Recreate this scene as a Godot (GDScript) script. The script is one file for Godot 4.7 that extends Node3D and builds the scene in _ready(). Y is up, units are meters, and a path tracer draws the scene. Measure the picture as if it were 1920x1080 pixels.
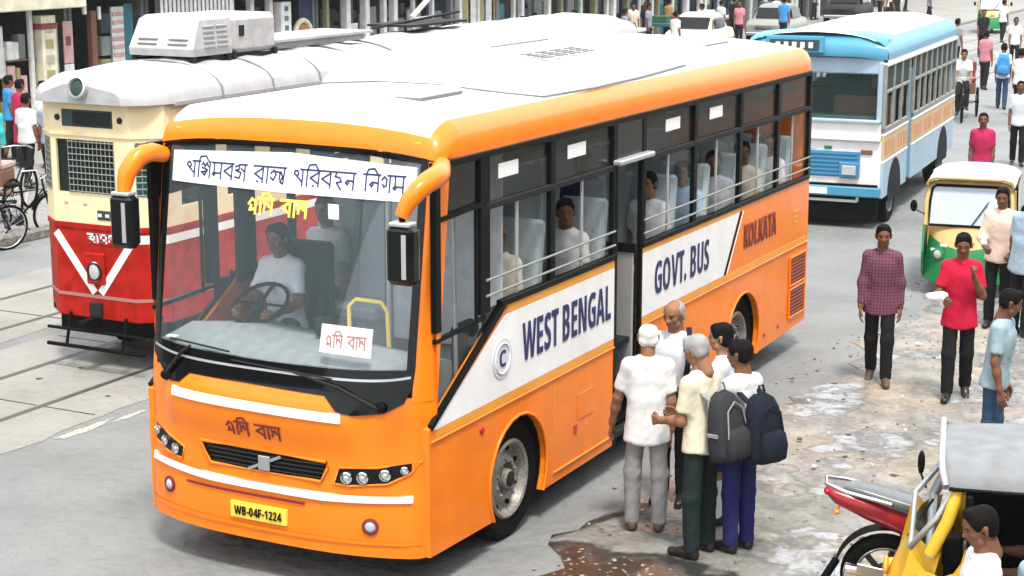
extends Node3D
# A street scene: an orange bus at the kerb, a tram beside it, a blue bus behind, auto rickshaws, people and shops.
# World: the street runs along -Z, x grows towards the near kerb, y is up, metres.

var M := {}
var noise := FastNoiseLite.new()
var rng := RandomNumberGenerator.new()
var sbones := {}


class B:
	var v := PackedVector3Array()
	var n := PackedVector3Array()
	var c := PackedColorArray()
	var ix := PackedInt32Array()
	var xf := Transform3D.IDENTITY
	var col := Color.WHITE
	var tinted := false

	func tint(k: Color) -> void:
		col = k
		tinted = true

	func vert(p: Vector3, nn: Vector3) -> int:
		v.append(xf * p)
		n.append((xf.basis * nn).normalized())
		c.append(col)
		return v.size() - 1

	func tri(a: Vector3, b: Vector3, d: Vector3) -> void:
		var nn := (b - a).cross(d - a)
		if nn.length_squared() < 1e-14:
			return
		nn = nn.normalized()
		var k := vert(a, nn)
		vert(b, nn)
		vert(d, nn)
		ix.append_array(PackedInt32Array([k, k + 1, k + 2]))

	func quad(a: Vector3, b: Vector3, d: Vector3, e: Vector3) -> void:
		tri(a, b, d)
		tri(a, d, e)

	func box(at: Vector3, size: Vector3, bev := 0.0, rot := Basis.IDENTITY) -> B:
		var h := size * 0.5
		var e: float = minf(bev, minf(h.x, minf(h.y, h.z)) * 0.49)
		var keep := xf
		xf = xf * Transform3D(rot, at)
		for ax in 3:
			var u := (ax + 1) % 3
			var w := (ax + 2) % 3
			for s in [-1.0, 1.0]:
				var q: Array[Vector3] = []
				for m in [[-1, -1], [1, -1], [1, 1], [-1, 1]]:
					var p := Vector3.ZERO
					p[ax] = s * h[ax]
					p[u] = m[0] * (h[u] - e)
					p[w] = m[1] * (h[w] - e)
					q.append(p)
				if s > 0:
					quad(q[0], q[1], q[2], q[3])
				else:
					quad(q[3], q[2], q[1], q[0])
		if e > 0.0:
			for ax in 3:
				var u := (ax + 1) % 3
				var w := (ax + 2) % 3
				for su in [-1.0, 1.0]:
					for sw in [-1.0, 1.0]:
						var q: Array[Vector3] = []
						for m in [[-1, 0], [1, 0], [1, 1], [-1, 1]]:
							var p := Vector3.ZERO
							p[ax] = m[0] * (h[ax] - e)
							p[u] = su * (h[u] - (e if m[1] == 0 else 0.0))
							p[w] = sw * (h[w] - (0.0 if m[1] == 0 else e))
							q.append(p)
						if su * sw > 0:
							quad(q[3], q[2], q[1], q[0])
						else:
							quad(q[0], q[1], q[2], q[3])
			for sx in [-1.0, 1.0]:
				for sy in [-1.0, 1.0]:
					for sz in [-1.0, 1.0]:
						var a := Vector3(sx * h.x, sy * (h.y - e), sz * (h.z - e))
						var b := Vector3(sx * (h.x - e), sy * h.y, sz * (h.z - e))
						var d := Vector3(sx * (h.x - e), sy * (h.y - e), sz * h.z)
						if sx * sy * sz > 0:
							tri(a, b, d)
						else:
							tri(a, d, b)
		xf = keep
		return self

	# two points, a beam with a rectangular section
	func bar(a: Vector3, b: Vector3, w: float, h: float, bev := 0.0, up := Vector3.UP) -> B:
		var z := (b - a).normalized()
		if absf(z.dot(up)) > 0.98:
			up = Vector3.RIGHT
		var x := up.cross(z).normalized()
		return box((a + b) * 0.5, Vector3(w, h, a.distance_to(b)), bev, Basis(x, z.cross(x), z))

	func tube(p: Array, r, seg := 8, closed := false) -> B:
		var rows: Array = []
		var k := p.size()
		var up := Vector3.UP
		var base := v.size()
		for i in k:
			var a: Vector3 = p[(i - 1 + k) % k] if closed or i > 0 else p[0]
			var b: Vector3 = p[(i + 1) % k] if closed or i < k - 1 else p[k - 1]
			var t := (b - a).normalized()
			if i == 0:
				up = Vector3.RIGHT if absf(t.y) > 0.9 else Vector3.UP
			var x := up.cross(t).normalized()
			up = t.cross(x).normalized()
			var rr: float = r[i] if r is Array else r
			for j in seg:
				var an := TAU * j / seg
				var d := x * cos(an) + up * sin(an)
				vert(p[i] + d * rr, d)
		for i in (k if closed else k - 1):
			for j in seg:
				var a := base + i * seg + j
				var b := base + i * seg + (j + 1) % seg
				var d := base + ((i + 1) % k) * seg + (j + 1) % seg
				var e := base + ((i + 1) % k) * seg + j
				ix.append_array(PackedInt32Array([a, b, d, a, d, e]))
		if not closed:
			for end in [0, k - 1]:
				var t: Vector3 = (p[0] - p[1]).normalized() if end == 0 else (p[k - 1] - p[k - 2]).normalized()
				var mid := vert(p[end], t)
				var first := v.size()
				for j in seg:
					var q: Vector3 = xf.affine_inverse() * v[base + end * seg + j]
					vert(q, t)
				for j in seg:
					ix.append_array(PackedInt32Array([mid, first + j, first + (j + 1) % seg]))
		return self

	# profile of Vector2(radius, height) turned round the y axis of t
	func lathe(prof: Array, seg := 20, t := Transform3D.IDENTITY) -> B:
		var keep := xf
		xf = xf * t
		for i in prof.size() - 1:
			var p: Vector2 = prof[i]
			var q: Vector2 = prof[i + 1]
			var d := (q - p).normalized()
			var nn := Vector2(d.y, -d.x)
			var base := v.size()
			for j in seg + 1:
				var a := TAU * j / seg
				var dir := Vector3(cos(a), 0, sin(a))
				vert(dir * p.x + Vector3(0, p.y, 0), dir * nn.x + Vector3(0, nn.y, 0))
				vert(dir * q.x + Vector3(0, q.y, 0), dir * nn.x + Vector3(0, nn.y, 0))
			for j in seg:
				var k := base + j * 2
				ix.append_array(PackedInt32Array([k, k + 1, k + 3, k, k + 3, k + 2]))
		xf = keep
		return self

	func prism(poly: PackedVector2Array, depth: float, t := Transform3D.IDENTITY) -> B:
		var keep := xf
		xf = xf * t
		if Geometry2D.is_polygon_clockwise(poly):
			poly.reverse()
		var tr := Geometry2D.triangulate_polygon(poly)
		for i in range(0, tr.size(), 3):
			for s in [-0.5, 0.5]:
				var q: Array[Vector3] = []
				for k in 3:
					var p := poly[tr[i + k]]
					q.append(Vector3(p.x, p.y, s * depth))
				var up := (q[1] - q[0]).cross(q[2] - q[0]).z > 0
				if up == (s > 0):
					tri(q[0], q[1], q[2])
				else:
					tri(q[0], q[2], q[1])
		for i in poly.size():
			var a := poly[i]
			var b := poly[(i + 1) % poly.size()]
			quad(Vector3(a.x, a.y, -depth / 2), Vector3(b.x, b.y, -depth / 2), Vector3(b.x, b.y, depth / 2), Vector3(a.x, a.y, depth / 2))
		xf = keep
		return self

	# smooth sheet of points f(u, v), u and v from 0 to 1
	func surf(f: Callable, nu: int, nv: int, out := Vector3.ZERO) -> B:
		var g: Array[Vector3] = []
		for i in nu + 1:
			for j in nv + 1:
				g.append(f.call(float(i) / nu, float(j) / nv))
		var base := v.size()
		var w := nv + 1
		for i in nu + 1:
			for j in nv + 1:
				var du := g[mini(i + 1, nu) * w + j] - g[maxi(i - 1, 0) * w + j]
				var dv := g[i * w + mini(j + 1, nv)] - g[i * w + maxi(j - 1, 0)]
				var nn := du.cross(dv)
				if nn.length_squared() < 1e-16:
					nn = out if out != Vector3.ZERO else Vector3.UP
				nn = nn.normalized()
				if out != Vector3.ZERO and nn.dot(out) < 0:
					nn = -nn
				vert(g[i * w + j], nn)
		for i in nu:
			for j in nv:
				var k := base + i * w + j
				ix.append_array(PackedInt32Array([k, k + 1, k + w + 1, k, k + w + 1, k + w]))
		return self

	func ell(at: Vector3, r: Vector3, seg := 12, ring := 8, rot := Basis.IDENTITY) -> B:
		var base := v.size()
		for i in ring + 1:
			var th := PI * i / ring
			for j in seg + 1:
				var a := TAU * j / seg
				var d := Vector3(sin(th) * cos(a), cos(th), sin(th) * sin(a))
				vert(at + rot * (d * r), rot * (d / r))
		for i in ring:
			for j in seg:
				var k := base + i * (seg + 1) + j
				ix.append_array(PackedInt32Array([k, k + 1, k + seg + 2, k, k + seg + 2, k + seg + 1]))
		return self

	# rings of equal length joined into a skin; normals smooth, ends closed
	func loft(rings: Array, wrap := true, cap := true, smooth := true) -> B:
		var m: int = rings[0].size()
		if smooth:
			var k := rings.size()
			var nn := PackedVector3Array()
			nn.resize(k * m)
			for i in k - 1:
				for j in (m if wrap else m - 1):
					var j2 := (j + 1) % m
					var a: Vector3 = rings[i][j]
					var f: Vector3 = (rings[i][j2] - a).cross(rings[i + 1][j2] - a) + (rings[i + 1][j2] - a).cross(rings[i + 1][j] - a)
					for q in [i * m + j, i * m + j2, (i + 1) * m + j, (i + 1) * m + j2]:
						nn[q] += f
			var base := v.size()
			for i in k:
				for j in m:
					vert(rings[i][j], nn[i * m + j] if nn[i * m + j].length_squared() > 1e-16 else Vector3.UP)
			for i in k - 1:
				for j in (m if wrap else m - 1):
					var a := base + i * m + j
					var b := base + i * m + (j + 1) % m
					ix.append_array(PackedInt32Array([a, b, b + m, a, b + m, a + m]))
		else:
			for i in rings.size() - 1:
				for j in (m if wrap else m - 1):
					var j2 := (j + 1) % m
					quad(rings[i][j], rings[i][j2], rings[i + 1][j2], rings[i + 1][j])
		if cap:
			for e in [0, rings.size() - 1]:
				var mid := Vector3.ZERO
				for p in rings[e]:
					mid += p / m
				for j in m:
					if e == 0:
						tri(mid, rings[e][(j + 1) % m], rings[e][j])
					else:
						tri(mid, rings[e][j], rings[e][(j + 1) % m])
		return self

	func add(o: B, t: Transform3D, k := Color.WHITE) -> B:
		var base := v.size()
		var tt := xf * t
		var nb := tt.basis.inverse().transposed()
		var flip := tt.basis.determinant() < 0
		for i in o.v.size():
			v.append(tt * o.v[i])
			n.append((nb * o.n[i]).normalized())
			c.append(o.c[i] * k)
		for i in range(0, o.ix.size(), 3):
			ix.append(base + o.ix[i])
			ix.append(base + (o.ix[i + 2] if flip else o.ix[i + 1]))
			ix.append(base + (o.ix[i + 1] if flip else o.ix[i + 2]))
		tinted = tinted or o.tinted
		return self

	func mesh() -> ArrayMesh:
		for i in range(0, ix.size(), 3):
			var a := ix[i]
			var b := ix[i + 1]
			var d := ix[i + 2]
			if (v[b] - v[a]).cross(v[d] - v[a]).dot(n[a] + n[b] + n[d]) > 0.0:
				ix[i + 1] = d
				ix[i + 2] = b
		var r := []
		r.resize(Mesh.ARRAY_MAX)
		r[Mesh.ARRAY_VERTEX] = v
		r[Mesh.ARRAY_NORMAL] = n
		if tinted:
			r[Mesh.ARRAY_COLOR] = c
		r[Mesh.ARRAY_INDEX] = ix
		var m := ArrayMesh.new()
		if v.size() > 0:
			m.add_surface_from_arrays(Mesh.PRIMITIVE_TRIANGLES, r)
		return m


# ---------- naming ----------
func obj(called: String, b: B, m: Material, parent: Node = self) -> MeshInstance3D:
	var o := MeshInstance3D.new()
	o.mesh = b.mesh()
	o.material_override = m
	put(o, called, parent)
	return o


func put(o: Node3D, called: String, parent: Node) -> void:
	var nm := called
	var k := 0
	while parent.has_node(nm):
		k += 1
		nm = "%s_%03d" % [called, k]
	o.name = nm
	parent.add_child(o, true)


func tag(o: Node3D, label: String, category: String, group := "") -> Node3D:
	o.set_meta("label", label)
	o.set_meta("category", category)
	if group != "":
		o.set_meta("group", group)
	return o


func thing(called: String, label: String, category: String, at := Vector3.ZERO, turn := 0.0, group := "") -> Node3D:
	var o := Node3D.new()
	put(o, called, self)
	o.position = at
	o.rotation.y = turn
	return tag(o, label, category, group)


func struct(called: String, b: B, m: Material) -> MeshInstance3D:
	var o := obj(called, b, m)
	o.set_meta("kind", "structure")
	return o


func bx(called: String, at: Vector3, size: Vector3, m: Material, parent: Node, bev := 0.0, rot := Basis.IDENTITY) -> MeshInstance3D:
	return obj(called, B.new().box(at, size, bev, rot), m, parent)


# a line of lettering scaled to a height and a width; t: x along the line, y up, z towards the reader; origin at its middle
func lettering(called: String, text: String, h: float, w: float, m: Material, t: Transform3D, parent: Node, bold := true) -> MeshInstance3D:
	var f := SystemFont.new()
	f.font_names = PackedStringArray(["Droid Sans"])
	f.font_weight = 700 if bold else 400
	var tm := TextMesh.new()
	tm.font = f
	tm.text = text
	tm.font_size = 24
	tm.pixel_size = 0.02
	tm.depth = 0.02
	tm.curve_step = 2.0
	var box := tm.get_aabb()
	var o := MeshInstance3D.new()
	o.mesh = tm
	o.material_override = m
	put(o, called, parent)
	var s := Vector3(w / box.size.x, h / box.size.y, 0.2)
	o.transform = t * Transform3D(Basis.from_scale(s), -box.get_center() * s)
	return o


func lin(r: float, g: float, b: float) -> Color:
	return Color(r, g, b).linear_to_srgb()


# ---------- materials ----------
func ntex(freq: float, a: Color, b: Color, size := 256, normal := false, oct := 4, seed_ := 1) -> NoiseTexture2D:
	var t := NoiseTexture2D.new()
	var f := FastNoiseLite.new()
	f.seed = seed_
	f.noise_type = FastNoiseLite.TYPE_SIMPLEX_SMOOTH
	f.frequency = freq
	f.fractal_octaves = oct
	t.width = size
	t.height = size
	t.seamless = true
	t.noise = f
	if normal:
		t.as_normal_map = true
		t.bump_strength = 4.0
	else:
		var g := Gradient.new()
		g.set_color(0, a)
		g.set_color(1, b)
		t.color_ramp = g
	return t


func mat(k: String, col: Color, rough := 0.7, metal := 0.0) -> StandardMaterial3D:
	var m := StandardMaterial3D.new()
	m.resource_name = k
	m.albedo_color = col
	m.roughness = rough
	m.metallic = metal
	m.vertex_color_use_as_albedo = true
	M[k] = m
	return m


func grime(m: StandardMaterial3D, tex: Texture2D, scale: float, nrm: Texture2D = null, ns := 0.5, world := true) -> StandardMaterial3D:
	if tex:
		m.albedo_texture = tex
	m.uv1_triplanar = true
	m.uv1_world_triplanar = world
	m.uv1_scale = Vector3.ONE * scale
	if nrm:
		m.normal_enabled = true
		m.normal_texture = nrm
		m.normal_scale = ns
	return m


func cloth(k: String, col: Color) -> StandardMaterial3D:
	if M.has(k):
		return M[k]
	var m := mat(k, col, 0.9)
	m.metallic_specular = 0.25
	return grime(m, M.t_cloth, 1.2, M.t_fold, 0.22, false)


func build_materials() -> void:
	M.t_soft = ntex(0.012, Color(0.86, 0.85, 0.83), Color(1, 1, 1), 256, false, 5, 3)
	M.t_faint = ntex(0.012, Color(0.94, 0.935, 0.93), Color(1, 1, 1), 256, false, 5, 3)
	M.t_dirt = ntex(0.02, Color(0.55, 0.5, 0.44), Color(1, 1, 1), 512, false, 6, 5)
	M.t_rust = ntex(0.012, Color(0.78, 0.6, 0.45), Color(1.0, 1.0, 1.0), 512, false, 6, 9)
	M.t_rough = ntex(0.03, Color(0.12, 0.12, 0.12), Color(0.5, 0.5, 0.5), 256, false, 4, 11)
	M.t_cloth = ntex(0.05, Color(0.93, 0.93, 0.93), Color(1, 1, 1), 256, false, 4, 13)
	M.t_fold = ntex(0.022, Color.WHITE, Color.WHITE, 256, true, 3, 15)
	M.t_fold.noise.fractal_type = FastNoiseLite.FRACTAL_RIDGED
	M.t_bump = ntex(0.06, Color.WHITE, Color.WHITE, 512, true, 5, 17)
	var paint := func(k: String, col: Color, r := 0.3):
		var m := mat(k, col, r)
		m.clearcoat_enabled = true
		m.clearcoat = 0.3
		m.metallic_specular = 0.35
		m.clearcoat_roughness = 0.12
		return grime(m, M.t_faint, 0.7)
	paint.call("orange", lin(0.88, 0.205, 0.004), 0.34)
	paint.call("amber", lin(0.80, 0.33, 0.03), 0.35)
	paint.call("bus_white", lin(0.78, 0.78, 0.78), 0.4)
	paint.call("band_white", lin(0.84, 0.84, 0.85), 0.4)
	paint.call("auto_green", lin(0.01, 0.20, 0.07), 0.3)
	paint.call("auto_yellow", lin(0.72, 0.42, 0.03), 0.35)
	paint.call("bike_red", lin(0.30, 0.012, 0.02), 0.22)
	paint.call("sky_blue", lin(0.06, 0.27, 0.42), 0.5)
	paint.call("pale_blue", lin(0.36, 0.50, 0.62), 0.5)
	paint.call("mid_blue", lin(0.05, 0.22, 0.42), 0.4)
	grime(mat("tram_cream", lin(0.80, 0.68, 0.43), 0.55), M.t_faint, 0.9)
	grime(mat("tram_red", lin(0.45, 0.020, 0.014), 0.5), M.t_rust, 0.8)
	M.tram_red.metallic_specular = 0.25
	M.tram_cream.metallic_specular = 0.3
	grime(mat("tram_roof", lin(0.44, 0.45, 0.47), 0.5), M.t_soft, 0.8, M.t_bump, 0.22)
	grime(mat("tram_box", lin(0.46, 0.47, 0.48), 0.5), M.t_soft, 1.3)
	grime(mat("band_cream", lin(0.62, 0.44, 0.24), 0.6), M.t_soft, 1.0)
	grime(mat("band_letters", lin(0.62, 0.27, 0.12), 0.6), M.t_soft, 1.0)
	mat("dark_red", lin(0.20, 0.035, 0.008), 0.6)
	mat("navy", lin(0.012, 0.018, 0.10), 0.5)
	mat("maroon_print", lin(0.16, 0.012, 0.02), 0.5)
	mat("pale_print", lin(0.58, 0.60, 0.66), 0.5)
	mat("pink_print", lin(0.36, 0.15, 0.14), 0.6)
	mat("yellow_print", lin(0.75, 0.55, 0.10), 0.5)
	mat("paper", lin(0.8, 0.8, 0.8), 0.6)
	mat("plate_yellow", lin(0.80, 0.58, 0.06), 0.5)
	mat("black_gloss", lin(0.003, 0.0035, 0.004), 0.12)
	mat("black", lin(0.004, 0.004, 0.0045), 0.55)
	mat("dark_grey", lin(0.022, 0.022, 0.023), 0.6)
	mat("black_frame", lin(0.004, 0.005, 0.0055), 0.4)
	grime(mat("rubber", lin(0.008, 0.008, 0.008), 0.85), M.t_dirt, 2.0)
	mat("steel", lin(0.55, 0.56, 0.57), 0.3, 0.9)
	mat("alu", lin(0.50, 0.51, 0.52), 0.45, 0.6)
	grime(mat("wheel_paint", lin(0.40, 0.40, 0.39), 0.45, 0.2), M.t_dirt, 3.0)
	mat("chrome", lin(0.75, 0.75, 0.75), 0.12, 1.0)
	mat("red_lens", lin(0.5, 0.01, 0.01), 0.15)
	mat("amber_lens", lin(0.7, 0.2, 0.01), 0.15)
	mat("lamp_white", lin(0.42, 0.43, 0.45), 0.12)
	grime(mat("dash", lin(0.24, 0.28, 0.29), 0.6), M.t_soft, 2.0)
	grime(mat("seat_cover", lin(0.42, 0.50, 0.53), 0.9), M.t_cloth, 2.0, M.t_fold, 0.5)
	grime(mat("interior", lin(0.045, 0.075, 0.07), 0.7), M.t_soft, 1.0)
	mat("interior_dark", lin(0.010, 0.013, 0.013), 0.7)
	var gs := mat("screen_glass", Color(0.62, 0.70, 0.73, 0.11), 0.03)  # pale tint imitates a haze of reflections on the windscreen
	gs.transparency = BaseMaterial3D.TRANSPARENCY_ALPHA
	gs.metallic_specular = 0.85
	var gd := mat("haze_glass", Color(0.74, 0.80, 0.88, 0.72), 0.2)  # pale colour stands in for bright sky reflected in the windscreen
	gd.transparency = BaseMaterial3D.TRANSPARENCY_ALPHA
	var g := mat("glass", Color(0.30, 0.42, 0.42, 0.07), 0.03)
	g.transparency = BaseMaterial3D.TRANSPARENCY_ALPHA
	g.metallic_specular = 0.22
	var g2 := mat("tint_glass", Color(0.07, 0.13, 0.12, 0.30), 0.04)
	g2.transparency = BaseMaterial3D.TRANSPARENCY_ALPHA
	g2.metallic_specular = 0.24
	for k in ["black", "black_frame", "dark_grey", "interior_dark", "interior", "rubber"]:
		M[k].metallic_specular = 0.2
	M.black_gloss.metallic_specular = 0.35
	grime(mat("grey_canvas", lin(0.21, 0.22, 0.235), 0.8), M.t_soft, 1.4, M.t_fold, 0.3)
	grime(mat("white_canvas", lin(0.72, 0.72, 0.70), 0.8), M.t_soft, 1.4, M.t_fold, 0.3)
	grime(mat("seat_leather", lin(0.10, 0.115, 0.12), 0.32), M.t_soft, 3.0)
	grime(mat("reflection_sheet", lin(0.60, 0.66, 0.74), 0.5), M.t_soft, 1.2)  # pale grey blue standing in for reflections seen in windscreens
	grime(mat("auto_cream", lin(0.56, 0.40, 0.15), 0.4), M.t_soft, 1.0)
	grime(mat("post_grey", lin(0.27, 0.28, 0.26), 0.6), M.t_soft, 1.5)
	mat("rail_steel", lin(0.085, 0.08, 0.075), 0.5, 0.4)
	mat("vent_grey", lin(0.16, 0.17, 0.17), 0.6)
	mat("wood_brown", lin(0.16, 0.07, 0.035), 0.7)
	mat("skin_a", lin(0.26, 0.125, 0.07), 0.55)
	mat("skin_b", lin(0.17, 0.075, 0.042), 0.55)
	mat("skin_c", lin(0.34, 0.175, 0.105), 0.55)
	for k in ["skin_a", "skin_b", "skin_c"]:
		M[k].metallic_specular = 0.35
	mat("hair_black", lin(0.006, 0.005, 0.005), 0.75).metallic_specular = 0.2
	mat("hair_grey", lin(0.26, 0.26, 0.26), 0.8)
	mat("hair_white", lin(0.66, 0.65, 0.62), 0.8)
	mat("shoe", lin(0.012, 0.011, 0.010), 0.4)
	mat("sandal", lin(0.09, 0.05, 0.03), 0.6)


# ---------- figures: bone distances joined on a grid and meshed ----------
# a bone: [a, b, radius at a, radius at b, flat end at b?]
func skin(b: B, bones: Array, cell: float, k: float, cuts: Array = [], fold := 0.0, tones = null) -> void:
	var lo := Vector3.INF
	var hi := -Vector3.INF
	for o in bones:
		var r: float = maxf(o[2], o[3]) + cell * 2.5
		lo = lo.min(o[0] - Vector3.ONE * r).min(o[1] - Vector3.ONE * r)
		hi = hi.max(o[0] + Vector3.ONE * r).max(o[1] + Vector3.ONE * r)
	var nx := int((hi.x - lo.x) / cell) + 2
	var ny := int((hi.y - lo.y) / cell) + 2
	var nz := int((hi.z - lo.z) / cell) + 2
	var f := PackedFloat32Array()
	f.resize(nx * ny * nz)
	f.fill(1.0)
	for o in bones:
		var a: Vector3 = o[0]
		var e: Vector3 = o[1] - a
		var ra: float = o[2]
		var rb: float = o[3]
		var flat: bool = o.size() > 4
		var l2 := maxf(e.length_squared(), 1e-9)
		var le := sqrt(l2)
		var m := maxf(ra, rb) + k + cell * 1.5
		var p0 := a.min(o[1]) - Vector3.ONE * m - lo
		var p1 := a.max(o[1]) + Vector3.ONE * m - lo
		var i0 := clampi(int(p0.x / cell), 0, nx - 1)
		var i1 := clampi(int(p1.x / cell) + 1, 0, nx - 1)
		var j0 := clampi(int(p0.y / cell), 0, ny - 1)
		var j1 := clampi(int(p1.y / cell) + 1, 0, ny - 1)
		var k0 := clampi(int(p0.z / cell), 0, nz - 1)
		var k1 := clampi(int(p1.z / cell) + 1, 0, nz - 1)
		for i in range(i0, i1 + 1):
			for j in range(j0, j1 + 1):
				var at := (i * ny + j) * nz
				for q in range(k0, k1 + 1):
					var p := lo + Vector3(i, j, q) * cell - a
					var t := p.dot(e) / l2
					var u := clampf(t, 0.0, 1.0)
					var d := (p - e * u).length() - lerpf(ra, rb, u)
					if flat:
						d = maxf(d, (t - 1.0) * le)
					var g := f[at + q]
					var h := maxf(k - absf(g - d), 0.0)
					f[at + q] = minf(g, d) - h * h * 0.25 / k
	for c in cuts:
		var cp: Vector3 = c[0]
		var cn: Vector3 = c[1]
		for i in nx:
			for j in ny:
				for q in nz:
					var at := (i * ny + j) * nz + q
					f[at] = maxf(f[at], (lo + Vector3(i, j, q) * cell - cp).dot(cn))
	var id := PackedInt32Array()
	id.resize(nx * ny * nz)
	id.fill(-1)
	var base := b.v.size()
	var pv := PackedVector3Array()
	var sx := ny * nz
	var of := [0, 1, nz, nz + 1, sx, sx + 1, sx + nz, sx + nz + 1]
	var oc := [Vector3(0, 0, 0), Vector3(0, 0, 1), Vector3(0, 1, 0), Vector3(0, 1, 1), Vector3(1, 0, 0), Vector3(1, 0, 1), Vector3(1, 1, 0), Vector3(1, 1, 1)]
	var ed := [0, 1, 2, 3, 4, 5, 6, 7, 0, 2, 1, 3, 4, 6, 5, 7, 0, 4, 1, 5, 2, 6, 3, 7]
	for i in nx - 1:
		for j in ny - 1:
			var row := (i * ny + j) * nz
			for q in nz - 1:
				var at := row + q
				var s := f[at] < 0.0
				if s == (f[at + 1] < 0.0) and s == (f[at + nz] < 0.0) and s == (f[at + nz + 1] < 0.0) and s == (f[at + sx] < 0.0) and s == (f[at + sx + 1] < 0.0) and s == (f[at + sx + nz] < 0.0) and s == (f[at + sx + nz + 1] < 0.0):
					continue
				var sum := Vector3.ZERO
				var cnt := 0
				for z in 12:
					var a0: int = ed[z * 2]
					var a1: int = ed[z * 2 + 1]
					var fa := f[at + of[a0]]
					var fb := f[at + of[a1]]
					if (fa < 0.0) != (fb < 0.0):
						sum += (oc[a0] as Vector3).lerp(oc[a1], fa / (fa - fb))
						cnt += 1
				id[at] = pv.size()
				pv.append(lo + (Vector3(i, j, q) + sum / cnt) * cell)
	var tri := PackedInt32Array()
	for i in range(1, nx - 1):
		for j in range(1, ny - 1):
			var row := (i * ny + j) * nz
			for q in range(1, nz - 1):
				var at := row + q
				var s := f[at] < 0.0
				if s != (f[at + sx] < 0.0):
					quad4(tri, id[at], id[at - nz], id[at - nz - 1], id[at - 1], s)
				if s != (f[at + nz] < 0.0):
					quad4(tri, id[at], id[at - 1], id[at - sx - 1], id[at - sx], s)
				if s != (f[at + 1] < 0.0):
					quad4(tri, id[at], id[at - sx], id[at - sx - nz], id[at - nz], s)
	var nn := PackedVector3Array()
	nn.resize(pv.size())
	for pass_ in 2:
		nn.fill(Vector3.ZERO)
		for i in range(0, tri.size(), 3):
			var w := (pv[tri[i + 1]] - pv[tri[i]]).cross(pv[tri[i + 2]] - pv[tri[i]])
			nn[tri[i]] += w
			nn[tri[i + 1]] += w
			nn[tri[i + 2]] += w
		if fold <= 0.0:
			break
		if pass_ == 0:
			for i in pv.size():
				var p := pv[i]
				pv[i] = p + nn[i].normalized() * fold * noise.get_noise_3d(p.x * 900.0 + p.y * 500.0, p.y * 620.0 + p.x * 300.0, p.z * 900.0)
	for i in pv.size():
		if tones != null:
			b.tint(tones.call(pv[i]))
		b.vert(pv[i], nn[i])
	for i in tri:
		b.ix.append(base + i)


func quad4(t: PackedInt32Array, a: int, b: int, c: int, d: int, s: bool) -> void:
	if a < 0 or b < 0 or c < 0 or d < 0:
		return
	if s:
		t.append_array(PackedInt32Array([a, b, c, a, c, d]))
	else:
		t.append_array(PackedInt32Array([a, c, b, a, d, c]))


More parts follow.
